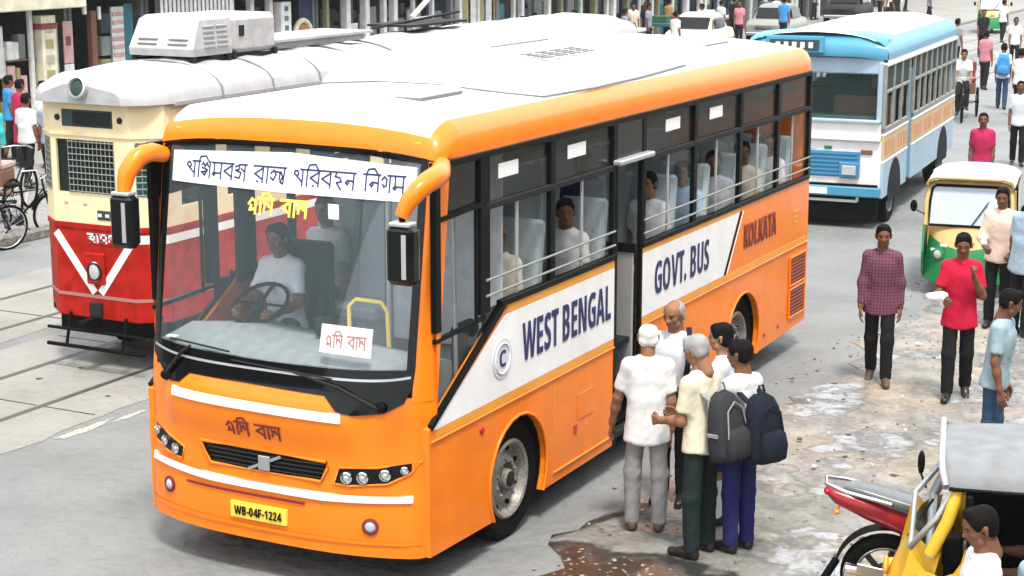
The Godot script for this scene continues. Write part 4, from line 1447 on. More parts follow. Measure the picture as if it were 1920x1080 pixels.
	obj("roof_equipment_box", B.new().box(Vector3(-.03, 3.50, -2.46), Vector3(.88, .44, .86), .06), M.tram_box, o)
	for i in 5:
		for j in 2:
			bx("louvre", Vector3(.432 - i * .006, 3.40 + i * .055, -1.56 - j * .24), Vector3(.03, .018, .19), M.alu, bo, .0, Basis(Vector3.BACK, -.4))
	for j in 2:
		for i in 2:
			bx("louvre", Vector3(-.22 + j * .42, 3.43 + i * .05, -1.285 - i * .025), Vector3(.26, .014, .03), M.vent_grey, bo)
	bx("inspection_hole", Vector3(.415, 3.54, -2.18), Vector3(.012, .12, .09), M.dark_grey, bo)
	var fr := B.new()
	for z in [-1.32, -1.95, -2.06, -2.86]:
		for x in [-.42, .38]:
			fr.box(Vector3(x, 3.22, z), Vector3(.06, .18, .06))
	fr.bar(Vector3(.36, 3.25, -1.28), Vector3(.36, 3.25, -2.88), .04, .04).bar(Vector3(-.42, 3.25, -1.28), Vector3(-.42, 3.25, -2.88), .04, .04)
	obj("box_frame", fr, M.dark_grey, o)
	obj("roof_board", B.new().box(Vector3(-.1, 3.36, -4.1), Vector3(.8, .03, 2.2)).box(Vector3(-.4, 3.31, -4.1), Vector3(.04, .1, 2.0)).box(Vector3(.2, 3.31, -4.1), Vector3(.04, .1, 2.0)), M.tram_roof, o)
	# trailing car
	var c := Node3D.new()
	put(c, "trailer_car", o)
	bx("body_panel", Vector3(0, 1.75, -9.3), Vector3(1.66, 2.3, 6.9), M.tram_cream, c, .1)
	bx("skirt_panel", Vector3(0, 1.05, -9.3), Vector3(1.68, .94, 6.92), M.tram_red, c, .1)
	roof.call(c, -5.62, -12.9, .90, false)
	obj("roof_board", B.new().box(Vector3(-.2, 3.35, -7.2), Vector3(.7, .03, 1.6)).tube([Vector3(-.2, 3.34, -6.0), Vector3(-.1, 3.46, -8.2)], .02, 6), M.dark_grey, c)


# ---------- the blue bus ----------
func build_blue_bus() -> void:
	var o := thing("bus", "old white and sky blue bus with a cream lettered side band, behind the orange bus", "bus", Vector3(-8.36, 0, -26.45), deg_to_rad(4.5))
	var W := 1.1
	var L := 6.8
	bx("front_panel", Vector3(0, 1.02, -.03), Vector3(W * 2 - .04, .76, .06), M.bus_white, o, .02)
	bx("front_ledge", Vector3(0, 1.42, .01), Vector3(W * 2 - .06, .05, .1), M.bus_white, o, .015)
	bx("front_panel", Vector3(0, 1.57, -.04), Vector3(W * 2 - .06, .26, .05), M.bus_white, o, .02)
	bx("front_ledge", Vector3(0, 1.70, 0.0), Vector3(W * 2 - .1, .05, .09), M.pale_blue, o, .015)
	for x in [-1.04, 1.03]:
		bx("front_post", Vector3(x, 2.15, -.05), Vector3(.1, .95, .1), M.pale_blue, o, .02)
	bx("front_shade", Vector3(0, .34, -.06), Vector3(W * 2 - .1, .42, .05), M.black, o)  # black panel stands in for the shade below the bumper
	bx("centre_post", Vector3(-.2, 2.1, -.05), Vector3(.06, .8, .06), M.pale_blue, o, .01)
	bx("front_header", Vector3(0, 2.56, -.05), Vector3(W * 2 - .08, .26, .08), M.pale_blue, o, .02)
	bx("windscreen", Vector3(0, 2.08, -.06), Vector3(2.0, .72, .006), M.glass, o)
	var vis := B.new()
	for r in [0]:
		var rings: Array = []
		for q in [[0.0, 2.70, .10, 1.12], [.12, 2.86, .12, 1.12], [.3, 2.99, -.05, 1.08], [.5, 3.035, -.3, 1.06], [.9, 3.05, -.8, 1.05]]:
			rings.append([Vector3(-q[3], q[1] - .05, q[2] - .12), Vector3(-q[3] * .6, q[1], q[2]), Vector3(q[3] * .6, q[1], q[2]), Vector3(q[3], q[1] - .05, q[2] - .12)])
		vis.loft(rings, false, false)
	obj("visor", vis, M.sky_blue, o)
	var db := bx("destination_box", Vector3(-.30, 2.87, .13), Vector3(.92, .26, .08), M.sky_blue, o, .015, Basis(Vector3.RIGHT, -.12))
	bx("destination_glass", Vector3(-.30, 2.865, .178), Vector3(.78, .16, .01), M.interior, db, 0, Basis(Vector3.RIGHT, -.12))
	for i in 5:
		bx("destination_letter", Vector3(-.56 + i * .13, 2.865, .186), Vector3(.07, .09, .006), M.pale_print, db, 0, Basis(Vector3.RIGHT, -.12))
	var gr := bx("grille", Vector3(0, 1.02, .005), Vector3(1.52, .40, .03), M.mid_blue, o, .01)
	var sl := B.new()
	for i in 6:
		sl.box(Vector3(0, .86 + i * .065, .025), Vector3(1.44, .02, .02))
	obj("grille_slats", sl, M.sky_blue, gr)
	for x in [-.60, .60]:
		var lb := bx("headlamp", Vector3(x, .93, .03), Vector3(.32, .24, .05), M.mid_blue, o, .04)
		obj("lamp_lens", B.new().box(Vector3(x, .93, .06), Vector3(.22, .15, .03), .02), M.lamp_white, lb)
	bx("number_plate", Vector3(.1, .60, .10), Vector3(.36, .10, .01), M.paper, o)
	bx("bumper", Vector3(0, .60, .05), Vector3(W * 2, .16, .1), M.sky_blue, o, .02)
	bx("bumper_trim", Vector3(0, .70, .03), Vector3(W * 2 - .1, .03, .1), M.black, o)
	obj("bumper_guard", B.new().bar(Vector3(-1.0, .45, .05), Vector3(.75, .45, .05), .03, .04).bar(Vector3(.75, .45, .05), Vector3(.75, .54, .05), .03, .04), M.alu, o)
	bx("front_badge", Vector3(.25, 1.27, .004), Vector3(.12, .05, .012), M.auto_green, o)
	bx("front_badge", Vector3(.0, 1.27, .004), Vector3(.12, .05, .012), M.pale_print, o)
	bx("side_lamp", Vector3(.86, 1.22, .01), Vector3(.18, .07, .02), M.wood_brown, o, .005)
	for sd in [1.0, -1.0]:
		var X: float = W * sd
		# door just behind the front axle on the near side
		var segs := [[.02, 2.0], [2.45, L]] if sd > 0 else [[.02, L]]
		for s in segs:
			var c: float = -(s[0] + s[1]) / 2
			var l: float = s[1] - s[0]
			bx("skirt_panel", Vector3(X, .78, c), Vector3(.05, .56, l), M.pale_blue, o, .008)
			bx("rub_rail", Vector3(X, 1.075, c), Vector3(.065, .04, l), M.band_white, o, .008)
			bx("side_band", Vector3(X, 1.29, c), Vector3(.05, .40, l), M.band_cream, o, .008)
			bx("rub_rail", Vector3(X, 1.50, c), Vector3(.065, .04, l), M.band_white, o, .008)
			bx("window_sill", Vector3(X, 1.56, c), Vector3(.05, .09, l), M.post_grey, o, .008)
			var k := int(l / .2)
			for i in k:
				if i % 5 == 4 or sd < 0:
					continue
				bx("painted_letter", Vector3(X + .027, 1.29, c + l / 2 - (i + .6) * l / (k + .4)), Vector3(.006, .22, .10), M.band_letters, o)
			bx("mid_rail", Vector3(X, 2.16, c), Vector3(.05, .05, l), M.post_grey, o, .008)
			var np := int(l / .52)
			for i in np + 1:
				bx("window_post", Vector3(X, 2.09, c + l / 2 - l * i / np), Vector3(.05, 1.0, .07), M.post_grey, o, .008)
			for i in np:
				bx("window_pane", Vector3(X - .01 * sd, 2.36, c + l / 2 - l * (i + .5) / np), Vector3(.02, .34, l / np - .08), M.interior, o)
				bx("window_pane", Vector3(X - .012 * sd, 1.86, c + l / 2 - l * (i + .25) / np), Vector3(.012, .54, l / np * .45), M.tint_glass, o)
		bx("cornice", Vector3(X, 2.58, -L / 2), Vector3(.07, .06, L), M.band_white, o, .01)
		for z in [.95, 5.6]:
			wheel(o, Vector3(X - .14 * sd, .44, -z), .44, .24, sd, M.wheel_paint, 0)
			var ap := [z - .52, .40]
			ap.append_array(arc_pts(z, .50, .54, PI, 0, 14))
			ap.append_array([z + .52, .40])
			obj("wheel_arch", B.new().prism(pv(ap), .02, Transform3D(Basis(Vector3(0, 0, -1), Vector3.UP, Vector3(1, 0, 0)), Vector3((W + .02) * sd, 0, 0))), M.black, o)  # flat black plate on the uncut skirt stands in for the shaded well
	bx("door_panel", Vector3(W - .02, 1.1, -2.22), Vector3(.03, 1.1, .4), M.mid_blue, o)
	bx("door_curtain", Vector3(W - .03, 2.0, -2.22), Vector3(.03, .7, .36), M.mid_blue, o)
	var rings: Array = []
	for z in [-.02, -.3, -1.0, -6.1, -6.65, -6.8]:
		var r: Array = []
		for j in 13:
			var a := PI * j / 12.0
			var sq := 1.0 if z > -6.2 else (.97 if z > -6.7 else .9)
			r.append(Vector3(cos(a) * 1.13 * sq, 2.60 + .46 * pow(sin(a), .55) * sq, z))
		rings.append(r)
	obj("roof", B.new().loft(rings, false, false), M.bus_white, o)
	for sd in [1.0, -1.0]:
		obj("roof_edge", B.new().surf(func(u, w):
			var a := lerpf(.02, .62, w)
			return Vector3(cos(a) * 1.136 * sd, 2.604 + .462 * pow(sin(a), .55), lerpf(-.02, -6.6, u)), 6, 8, Vector3(sd, .4, 0)), M.sky_blue, o)
	bx("floor", Vector3(0, .62, -L / 2), Vector3(2.1, .05, L - .1), M.interior_dark, o)
	bx("rear_wall", Vector3(0, 1.55, -L), Vector3(2.16, 2.1, .06), M.pale_blue, o)
	bx("chassis", Vector3(0, .45, -L / 2), Vector3(1.5, .3, L - .3), M.black, o)
	bx("dashboard", Vector3(0, 1.66, -.35), Vector3(2.0, .2, .5), M.interior, o, .05)
	for i in 7:
		for x in [-.7, .6]:
			bx("seat", Vector3(x, 1.5, -1.4 - i * .8), Vector3(.7, .9, .12), M.interior, o, .04)
	bx("cab_partition", Vector3(.55, 1.75, -1.0), Vector3(.9, .5, .06), M.wood_brown, o)


# ---------- auto rickshaws (local +z forward, base at the ground under the middle) ----------
func auto_rickshaw(label: String, at: Vector3, yaw: float, roof_m: Material, lower: Material, group: String, far := false, frame_m: Material = null, sill := .97) -> Node3D:
	var o := thing("auto_rickshaw", label, "auto rickshaw", at, yaw, group)
	# nose: tapered shell with a rounded front
	if frame_m == null:
		frame_m = M.auto_cream
	var nose := B.new()
	nose.surf(func(u, w):
		var a := lerpf(-1.0, 1.0, u)
		var x := a * lerpf(.60, .52, w)
		var z := .60 + .52 * sqrt(maxf(1.0 - a * a * .92, 0.0)) * lerpf(1.0, .78, w * w)
		return Vector3(x, lerpf(.22, .84 - .16 * (1 - a * a), w), z), 20, 10, Vector3(0, 0, 1))
	obj("nose", nose, lower, o)
	var cowl := B.new()
	cowl.surf(func(u, w):
		var a := lerpf(-1.0, 1.0, u)
		var x := a * lerpf(.52, .56, w)
		var z := .60 + .52 * sqrt(maxf(1.0 - a * a * .92, 0.0)) * lerpf(.78, .45, w)
		return Vector3(x, lerpf(.84 - .16 * (1 - a * a), sill + .01, w), z + .003), 20, 8, Vector3(0, .3, 1))
	obj("cowl", cowl, M.auto_yellow if frame_m == M.alu else frame_m, o)
	obj("cowl_badge", B.new().ell(Vector3(0, .78, 1.0), Vector3(.12, .05, .02), 14, 8), M.amber, o)
	for sd in [-1.0, 1.0]:
		var hl := obj("headlamp", B.new().lathe([Vector2(.085, -.04), Vector2(.09, .03), Vector2(.07, .04)], 18, Transform3D(Basis(Vector3.RIGHT, PI / 2) * Basis(Vector3.BACK, -.35 * sd), Vector3(.36 * sd, .60, .96))), lower, o)
		obj("lamp_lens", B.new().ell(Vector3(.365 * sd, .60, .985), Vector3(.065, .065, .03), 14, 8), M.lamp_white, hl)
	# windscreen frame leaning back
	var fr := B.new()
	var p := [Vector3(-.57, sill, .82), Vector3(-.575, 1.3, .68), Vector3(-.54, 1.50, .58), Vector3(-.46, 1.545, .565), Vector3(.46, 1.545, .565), Vector3(.54, 1.50, .58), Vector3(.575, 1.3, .68), Vector3(.57, sill, .82)]
	if frame_m == M.alu:
		for i in p.size():
			p[i].z -= .09 * clampf((1.5 - p[i].y) / .42, 0.0, 1.0)
		fr.tube(p.slice(0, 5), .035, 8)
		fr.tube([p[0], p[7]], .03, 8)
		obj("door_pillar", B.new().tube(p.slice(4, 8), .04, 8), M.auto_yellow, o)
	else:
		fr.tube(p, .035, 8)
	obj("windscreen_frame", fr, frame_m, o)
	obj("windscreen_rubber", B.new().tube([Vector3(-.52, sill + .02, .845), Vector3(-.53, 1.3, .70), Vector3(-.51, 1.47, .615), Vector3(-.45, 1.51, .60), Vector3(.45, 1.51, .60), Vector3(.51, 1.47, .615), Vector3(.53, 1.3, .70), Vector3(.52, sill + .02, .845)], .02, 6, true), M.black if frame_m != M.alu else M.alu, o)
	var glass_m: Material = M.glass
	var ws := B.new()
	if frame_m != M.alu:
		glass_m = M.haze_glass
	ws.quad(Vector3(-.53, sill + .02, .84), Vector3(.53, sill + .02, .84), Vector3(.50, 1.51, .595), Vector3(-.50, 1.51, .595))
	obj("windscreen", ws, glass_m, o)
	obj("wiper", B.new().tube([Vector3(.05, 1.0, .87), Vector3(.26, 1.32, .73)], .009, 5), M.dark_grey, o)
	# side pillars and rails
	for sd in [-1.0, 1.0]:
		obj("door_pillar", B.new().bar(Vector3(.575 * sd, 1.47, .52), Vector3(.60 * sd, sill, .49), .05, .07, .01), M.black if frame_m == M.alu else frame_m, o)
		obj("door_rail", B.new().tube([Vector3(.58 * sd, .97, .80), Vector3(.60 * sd, .62, .62), Vector3(.60 * sd, .34, .5), Vector3(.60 * sd, .30, -.1), Vector3(.61 * sd, .35, -.3), Vector3(.61 * sd, .85, -.40)], .028, 6), M.auto_yellow, o)
		obj("side_pillar", B.new().tube([Vector3(.61 * sd, .85, -.40), Vector3(.58 * sd, 1.52, -.38)], .022, 6), M.black, o)
		obj("rear_side", B.new().prism(pv([-.40, .30, -.40, .95, -1.28, 1.0, -1.32, .42]), .03, Transform3D(Basis(Vector3(0, 0, 1), Vector3.UP, Vector3(-1, 0, 0)), Vector3(.61 * sd, 0, 0))), lower, o)
		obj("canopy_side", B.new().prism(pv([-.55, .98, -.62, 1.55, -1.27, 1.50, -1.27, 1.0]), .02, Transform3D(Basis(Vector3(0, 0, 1), Vector3.UP, Vector3(-1, 0, 0)), Vector3(.60 * sd, 0, 0))), roof_m, o)
		obj("side_cowl", B.new().prism(pv([.30, .28, .86, .30, .95, .62, .85, sill + .02, .80, sill - .05, .75, sill - .11, .66, sill - .14, .59, sill - .11, .55, sill - .04, .53, sill + .05, .44, sill + .05, .40, .6]), .03, Transform3D(Basis(Vector3(0, 0, 1), Vector3.UP, Vector3(-1, 0, 0)), Vector3(.585 * sd, 0, 0))), M.auto_yellow if frame_m == M.alu else lower, o)
		if frame_m == M.alu and sd > 0:
			wheel(o, Vector3(.52 * sd, .225, -.85), .225, .11, sd, M.wheel_paint, 0)
			continue
		var mo := obj("mirror", B.new().tube([Vector3(.58 * sd, 1.12, .78), Vector3(.70 * sd, 1.18, .82)], .008, 5), M.black, o)
		obj("mirror_housing", B.new().ell(Vector3(.74 * sd, 1.24, .82), Vector3(.05, .085, .025), 12, 8), M.black, mo)
		wheel(o, Vector3(.52 * sd, .225, -.85), .225, .11, sd, M.wheel_paint, 0)
	bx("rear_panel", Vector3(0, .68, -1.31), Vector3(1.2, .62, .03), lower, o, .01)
	wheel(o, Vector3(0.0, .225, .78), .225, .10, 1, M.wheel_paint, 0)
	obj("mudguard", B.new().surf(func(u, w): return Vector3(lerpf(-.07, .07, w), .225 + sin(lerpf(-.1, 2.6, u)) * .27, .78 + cos(lerpf(-.1, 2.6, u)) * .27), 12, 2, Vector3.UP), lower, o)
	# canopy
	var rr: Array = []
	for q in [[.68, 1.62, .01, .57], [.60, 1.625, .025, .59], [.30, 1.63, .04, .60], [-.5, 1.62, .045, .605], [-1.1, 1.59, .04, .60], [-1.28, 1.54, .03, .58], [-1.33, 1.46, .01, .55]]:
		var ring: Array = []
		for j in 13:
			var a := PI * j / 12.0
			ring.append(Vector3(cos(a) * q[3], q[1] - .13 * (1.0 - pow(sin(a), .6)) + q[2] * pow(sin(a), .7), q[0]))
		rr.append(ring)
	obj("canopy", B.new().loft(rr, false, false), roof_m, o)
	obj("canopy_hem", B.new().tube([Vector3(.585, 1.50, .64), Vector3(.605, 1.505, .2), Vector3(.61, 1.495, -.5), Vector3(.605, 1.465, -1.1)], .013, 6).tube([Vector3(-.585, 1.50, .64), Vector3(-.605, 1.505, .2), Vector3(-.61, 1.495, -.5), Vector3(-.605, 1.465, -1.1)], .013, 6), M.black, o)
	obj("canopy_brow", B.new().tube([Vector3(-.58, 1.52, .66), Vector3(-.55, 1.59, .68), Vector3(-.46, 1.625, .69), Vector3(.46, 1.625, .69), Vector3(.55, 1.59, .68), Vector3(.58, 1.52, .66)], .022, 8), frame_m, o)
	# inside
	bx("floor", Vector3(0, .28, -.2), Vector3(1.16, .04, 2.0), M.black, o)
	bx("rear_seat", Vector3(0, .62, -.85), Vector3(1.1, .14, .5), M.seat_leather, o, .04)
	bx("rear_seat_back", Vector3(0, .98, -1.12), Vector3(1.1, .62, .12), M.seat_leather, o, .04, Basis(Vector3.RIGHT, -.15))
	if frame_m == M.alu:
		bx("side_curtain", Vector3(-.575, .95, -.35), Vector3(.02, 1.24, 1.75), M.black, o)
		bx("dash_panel", Vector3(-.05, .80, .62), Vector3(1.0, .5, .05), M.black, o, .01)
	bx("engine_cover", Vector3(0, .45, -.95), Vector3(1.1, .3, .6), M.black, o)
	bx("driver_seat", Vector3(0, .62, -.12), Vector3(.9, .12, .32), M.seat_leather, o, .04)
	bx("driver_seat_back", Vector3(0, .92, -.30), Vector3(.9, .3, .06), M.seat_leather, o, .02)
	obj("handlebar", B.new().tube([Vector3(-.33, 1.02, .28), Vector3(-.1, .98, .42), Vector3(.1, .98, .42), Vector3(.33, 1.02, .28)], .018, 6).tube([Vector3(0, .97, .42), Vector3(0, .4, .62)], .03, 8), M.black, o)
	if frame_m != M.alu:
		bx("added_pale_sheet", Vector3(0, 1.26, -.36), Vector3(1.08, .66, .02), M.reflection_sheet, o, .004)  # sheet added behind the driver to make the windscreen look bright
	bx("meter", Vector3(.38, 1.05, .60), Vector3(.14, .18, .12), M.plate_yellow if far else M.black, o, .015)
	if frame_m != M.alu:
		for q in [[-.40, .66, .955, .16], [-.30, .73, .985, .10]]:
			bx("painted_mark", Vector3(q[0], q[1], q[2]), Vector3(q[3], .035, .01), M.paper, o, 0, Basis(Vector3.UP, -.45))
	obj("spare_bundle", B.new().ell(Vector3(-.2, .78, .5), Vector3(.16, .13, .13), 12, 8), M.seat_leather, o)
	return o


# ---------- motorcycle (local +x forward) ----------
func build_motorcycle(at: Vector3, yaw: float) -> void:
	var o := thing("motorcycle", "red motorcycle with a grey seat parked beside the near auto rickshaw", "motorcycle", at, yaw)
	for x in [0.0, 1.25]:
		var w := obj("wheel", B.new(), M.dark_grey, o)
		var ring: Array = []
		for i in 36:
			ring.append(Vector3(x + cos(TAU * i / 36) * .255, .30 + sin(TAU * i / 36) * .255, 0))
		obj("tyre", B.new().tube(ring, .052, 10, true), M.rubber, w)
		var rim: Array = []
		for i in 32:
			rim.append(Vector3(x + cos(TAU * i / 32) * .205, .30 + sin(TAU * i / 32) * .205, 0))
		obj("rim", B.new().tube(rim, .022, 8, true), M.steel, w)
		var sp := B.new()
		for i in 6:
			var a := TAU * i / 6 + .2
			sp.bar(Vector3(x, .30, 0), Vector3(x + cos(a) * .2, .30 + sin(a) * .2, 0), .03, .04, .004)
		sp.lathe([Vector2(.001, .09), Vector2(.06, .09), Vector2(.06, -.09), Vector2(.001, -.09)], 16, Transform3D(Basis(Vector3.RIGHT, PI / 2), Vector3(x, .3, 0)))
		obj("spokes", sp, M.dark_grey, w)
	obj("rear_mudguard", B.new().surf(func(u, w):
		var a := lerpf(.55, 3.35, u)
		return Vector3(cos(a) * .345, .31 + sin(a) * .345, lerpf(-.075, .075, w)), 18, 4, Vector3.ZERO).tube([Vector3(-.33, .40, 0), Vector3(-.44, .20, 0)], .03, 6), M.black, o)
	obj("front_mudguard", B.new().surf(func(u, w):
		var a := lerpf(.3, 2.6, u)
		return Vector3(1.25 + cos(a) * .335, .31 + sin(a) * .335, lerpf(-.07, .07, w)), 14, 4, Vector3.ZERO), M.bike_red, o)
	# tail and side cowls
	var tail: Array = []
	for q in [[-.42, .90, .03, .025], [-.36, .87, .075, .06], [-.15, .80, .11, .09], [.1, .72, .12, .11], [.32, .66, .115, .12], [.5, .64, .09, .10]]:
		var r: Array = []
		for j in 14:
			var a := TAU * j / 14
			r.append(Vector3(q[0], q[1] + sin(a) * q[3], cos(a) * q[2]))
		tail.append(r)
	obj("tail_cowl", B.new().loft(tail), M.bike_red, o)
	obj("tail_lamp", B.new().ell(Vector3(-.415, .895, 0), Vector3(.022, .028, .04)), M.red_lens, o)
	var seat: Array = []
	for q in [[-.30, .935, .06, .02], [-.22, .93, .10, .035], [0, .87, .13, .05], [.25, .80, .135, .055], [.48, .80, .12, .06], [.60, .84, .08, .05]]:
		var r: Array = []
		for j in 14:
			var a := TAU * j / 14
			r.append(Vector3(q[0], q[1] + signf(sin(a)) * pow(absf(sin(a)), .6) * q[3], signf(cos(a)) * pow(absf(cos(a)), .6) * q[2]))
		seat.append(r)
	obj("seat", B.new().loft(seat), M.seat_leather, o)
	var tank: Array = []
	for q in [[.55, .82, .07, .06], [.65, .86, .13, .11], [.82, .90, .165, .15], [1.0, .90, .14, .13], [1.08, .88, .07, .06]]:
		var r: Array = []
		for j in 14:
			var a := TAU * j / 14
			r.append(Vector3(q[0], q[1] + sin(a) * q[3], cos(a) * q[2]))
		tank.append(r)
	obj("fuel_tank", B.new().loft(tank), M.bike_red, o)
	obj("grab_rail", B.new().tube([Vector3(.02, .87, .15), Vector3(-.28, .94, .15), Vector3(-.42, .97, .08), Vector3(-.42, .97, -.08), Vector3(-.28, .94, -.15), Vector3(.02, .87, -.15)], .014, 6), M.steel, o)
	for s in [-1, 1]:
		obj("shock_absorber", B.new().tube([Vector3(.02, .34, .14 * s), Vector3(.20, .68, .14 * s)], .028, 8), M.bike_red, o)
		obj("swing_arm", B.new().bar(Vector3(0, .30, .11 * s), Vector3(.52, .36, .11 * s), .03, .05, .006), M.steel, o)
		obj("fork", B.new().tube([Vector3(1.25, .30, .1 * s), Vector3(1.03, .98, .1 * s)], .026, 8), M.steel, o)
		obj("indicator", B.new().tube([Vector3(-.33, .80, .05 * s), Vector3(-.34, .79, .12 * s)], .008, 5).ell(Vector3(-.345, .79, .13 * s), Vector3(.022, .018, .028)), M.amber_lens, o)
	obj("exhaust", B.new().tube([Vector3(.75, .35, .16), Vector3(.4, .27, .17), Vector3(.3, .29, .18), Vector3(-.28, .40, .20)], [.025, .03, .05, .055], 10), M.chrome, o)
	obj("heat_shield", B.new().bar(Vector3(.22, .345, .225), Vector3(-.2, .425, .24), .012, .08, .004), M.steel, o)
	bx("engine", Vector3(.68, .42, 0), Vector3(.36, .32, .26), M.dark_grey, o, .06)
	obj("frame_tube", B.new().tube([Vector3(1.02, .92, 0), Vector3(.95, .5, 0), Vector3(.8, .3, 0), Vector3(.45, .32, 0), Vector3(.3, .66, 0)], .025, 8), M.black, o)
	obj("handlebar", B.new().tube([Vector3(.88, 1.06, .36), Vector3(1.0, 1.04, .15), Vector3(1.0, 1.04, -.15), Vector3(.88, 1.06, -.36)], .015, 6), M.black, o)
	obj("headlamp", B.new().ell(Vector3(1.16, .93, 0), Vector3(.10, .11, .11)), M.bike_red, o)
	obj("mirror", B.new().tube([Vector3(.95, 1.05, .28), Vector3(.93, 1.2, .34)], .007, 5).ell(Vector3(.93, 1.24, .35), Vector3(.02, .045, .065)), M.black, o)
	obj("side_stand", B.new().tube([Vector3(.5, .3, .1), Vector3(.42, .02, .24)], .013, 6), M.black, o)


# ---------- bicycle (local +x forward) ----------
func make_bicycle(called: String, label: String, cat: String, at: Vector3, yaw: float, frame_m: Material, group := "", lean := 0.0) -> Node3D:
	var o := thing(called, label, cat, at, yaw, group)
	o.rotation.x = lean
	for x in [0.0, 1.05]:
		var w := obj("wheel", B.new().lathe([Vector2(.001, .05), Vector2(.025, .05), Vector2(.025, -.05), Vector2(.001, -.05)], 10, Transform3D(Basis(Vector3.RIGHT, PI / 2), Vector3(x, .34, 0))), M.dark_grey, o)
		var ring: Array = []
		var rim: Array = []
		for i in 32:
			var d := Vector3(cos(TAU * i / 32), sin(TAU * i / 32), 0)
			ring.append(Vector3(x, .34, 0) + d * .325)
			rim.append(Vector3(x, .34, 0) + d * .305)
		obj("tyre", B.new().tube(ring, .022, 8, true), M.rubber, w)
		obj("rim", B.new().tube(rim, .012, 6, true), M.steel, w)
		var sp := B.new()
		for i in 18:
			var a := TAU * i / 18
			sp.tube([Vector3(x, .34, .03 * (1 if i % 2 else -1)), Vector3(x + cos(a) * .3, .34 + sin(a) * .3, 0)], .0025, 4)
		obj("spokes", sp, M.steel, w)
		obj("mudguard", B.new().surf(func(u, v):
			var a := lerpf(.5, 2.9, u)
			return Vector3(x + cos(a) * .37, .34 + sin(a) * .37, lerpf(-.03, .03, v)), 12, 2, Vector3.ZERO), frame_m, o)
	var f := B.new()
	f.tube([Vector3(0, .34, .05), Vector3(.45, .30, 0), Vector3(.36, .78, 0), Vector3(0, .34, -.05)], .014, 6).tube([Vector3(.45, .30, 0), Vector3(.88, .74, 0), Vector3(.38, .74, 0)], .016, 6).tube([Vector3(.84, .95, 0), Vector3(.9, .7, 0), Vector3(1.05, .34, .05)], .016, 6).tube([Vector3(.9, .7, 0), Vector3(1.05, .34, -.05)], .012, 6)
	obj("frame", f, frame_m, o)
	obj("saddle", B.new().ell(Vector3(.34, .86, 0), Vector3(.14, .04, .08)).tube([Vector3(.36, .76, 0), Vector3(.35, .85, 0)], .014, 6), M.black, o)
	obj("handlebar", B.new().tube([Vector3(.66, .98, .26), Vector3(.84, 1.0, .16), Vector3(.84, .98, 0), Vector3(.84, 1.0, -.16), Vector3(.66, .98, -.26)], .013, 6), M.steel, o)
	obj("crank", B.new().lathe([Vector2(.001, .05), Vector2(.09, .05), Vector2(.09, .04), Vector2(.001, .04)], 16, Transform3D(Basis(Vector3.RIGHT, PI / 2), Vector3(.45, .3, 0))).tube([Vector3(.45, .3, .06), Vector3(.56, .18, .06), Vector3(.56, .18, .16)], .01, 5).tube([Vector3(.45, .3, -.06), Vector3(.34, .42, -.06), Vector3(.34, .42, -.16)], .01, 5), M.dark_grey, o)
	obj("carrier", B.new().box(Vector3(-.02, .74, 0), Vector3(.42, .02, .14)).tube([Vector3(-.1, .73, .06), Vector3(0, .34, .06)], .008, 5).tube([Vector3(-.1, .73, -.06), Vector3(0, .34, -.06)], .008, 5), M.dark_grey, o)
	return o


# cycle rickshaw: a bicycle front and a seat over two wheels; local +x forward
func build_cycle_rickshaw(label: String, at: Vector3, yaw: float, seat_m: Material, group := "") -> Node3D:
	var o := thing("cycle_rickshaw", label, "cycle rickshaw", at, yaw, group)
	for q in [[Vector3(0, .36, .42), 1], [Vector3(0, .36, -.42), 1], [Vector3(1.55, .34, 0), 1]]:
		var c: Vector3 = q[0]
		var ring: Array = []
		for i in 28:
			ring.append(c + Vector3(cos(TAU * i / 28), sin(TAU * i / 28), 0) * (c.y - .02))
		var w := obj("wheel", B.new().lathe([Vector2(.001, .05), Vector2(.03, .05), Vector2(.03, -.05), Vector2(.001, -.05)], 10, Transform3D(Basis(Vector3.RIGHT, PI / 2), c)), M.dark_grey, o)
		obj("tyre", B.new().tube(ring, .024, 8, true), M.rubber, w)
		var sp := B.new()
		for i in 14:
			var a := TAU * i / 14
			sp.tube([c, c + Vector3(cos(a), sin(a), 0) * (c.y - .03)], .003, 4)
		obj("spokes", sp, M.steel, w)
	bx("seat_box", Vector3(.02, .72, 0), Vector3(.5, .3, .72), M.wood_brown, o, .03)
	bx("seat", Vector3(.04, .92, 0), Vector3(.48, .1, .72), seat_m, o, .04)
	bx("seat_back", Vector3(-.22, 1.12, 0), Vector3(.08, .4, .72), seat_m, o, .03)
	bx("foot_board", Vector3(.48, .40, 0), Vector3(.4, .03, .6), M.wood_brown, o)
	obj("frame", B.new().tube([Vector3(0, .36, .45), Vector3(0, .36, -.45)], .02, 6).tube([Vector3(0, .4, .25), Vector3(.9, .36, 0), Vector3(.82, .82, 0)], .018, 6).tube([Vector3(.9, .36, 0), Vector3(1.38, .78, 0), Vector3(.85, .76, 0)], .016, 6).tube([Vector3(1.34, 1.0, 0), Vector3(1.42, .74, 0), Vector3(1.55, .34, .05)], .016, 6), M.dark_grey, o)
	obj("saddle", B.new().ell(Vector3(.80, .88, 0), Vector3(.14, .04, .08)), M.black, o)
	obj("handlebar", B.new().tube([Vector3(1.18, 1.04, .26), Vector3(1.34, 1.05, .12), Vector3(1.34, 1.05, -.12), Vector3(1.18, 1.04, -.26)], .013, 6), M.steel, o)
	obj("folded_hood", B.new().loft([[Vector3(-.26, 1.1, -.38), Vector3(-.4, 1.25, -.38), Vector3(-.3, 1.4, -.38), Vector3(-.2, 1.3, -.38)], [Vector3(-.26, 1.1, .38), Vector3(-.4, 1.25, .38), Vector3(-.3, 1.4, .38), Vector3(-.2, 1.3, .38)]]), M.grey_canvas, o)
	return o


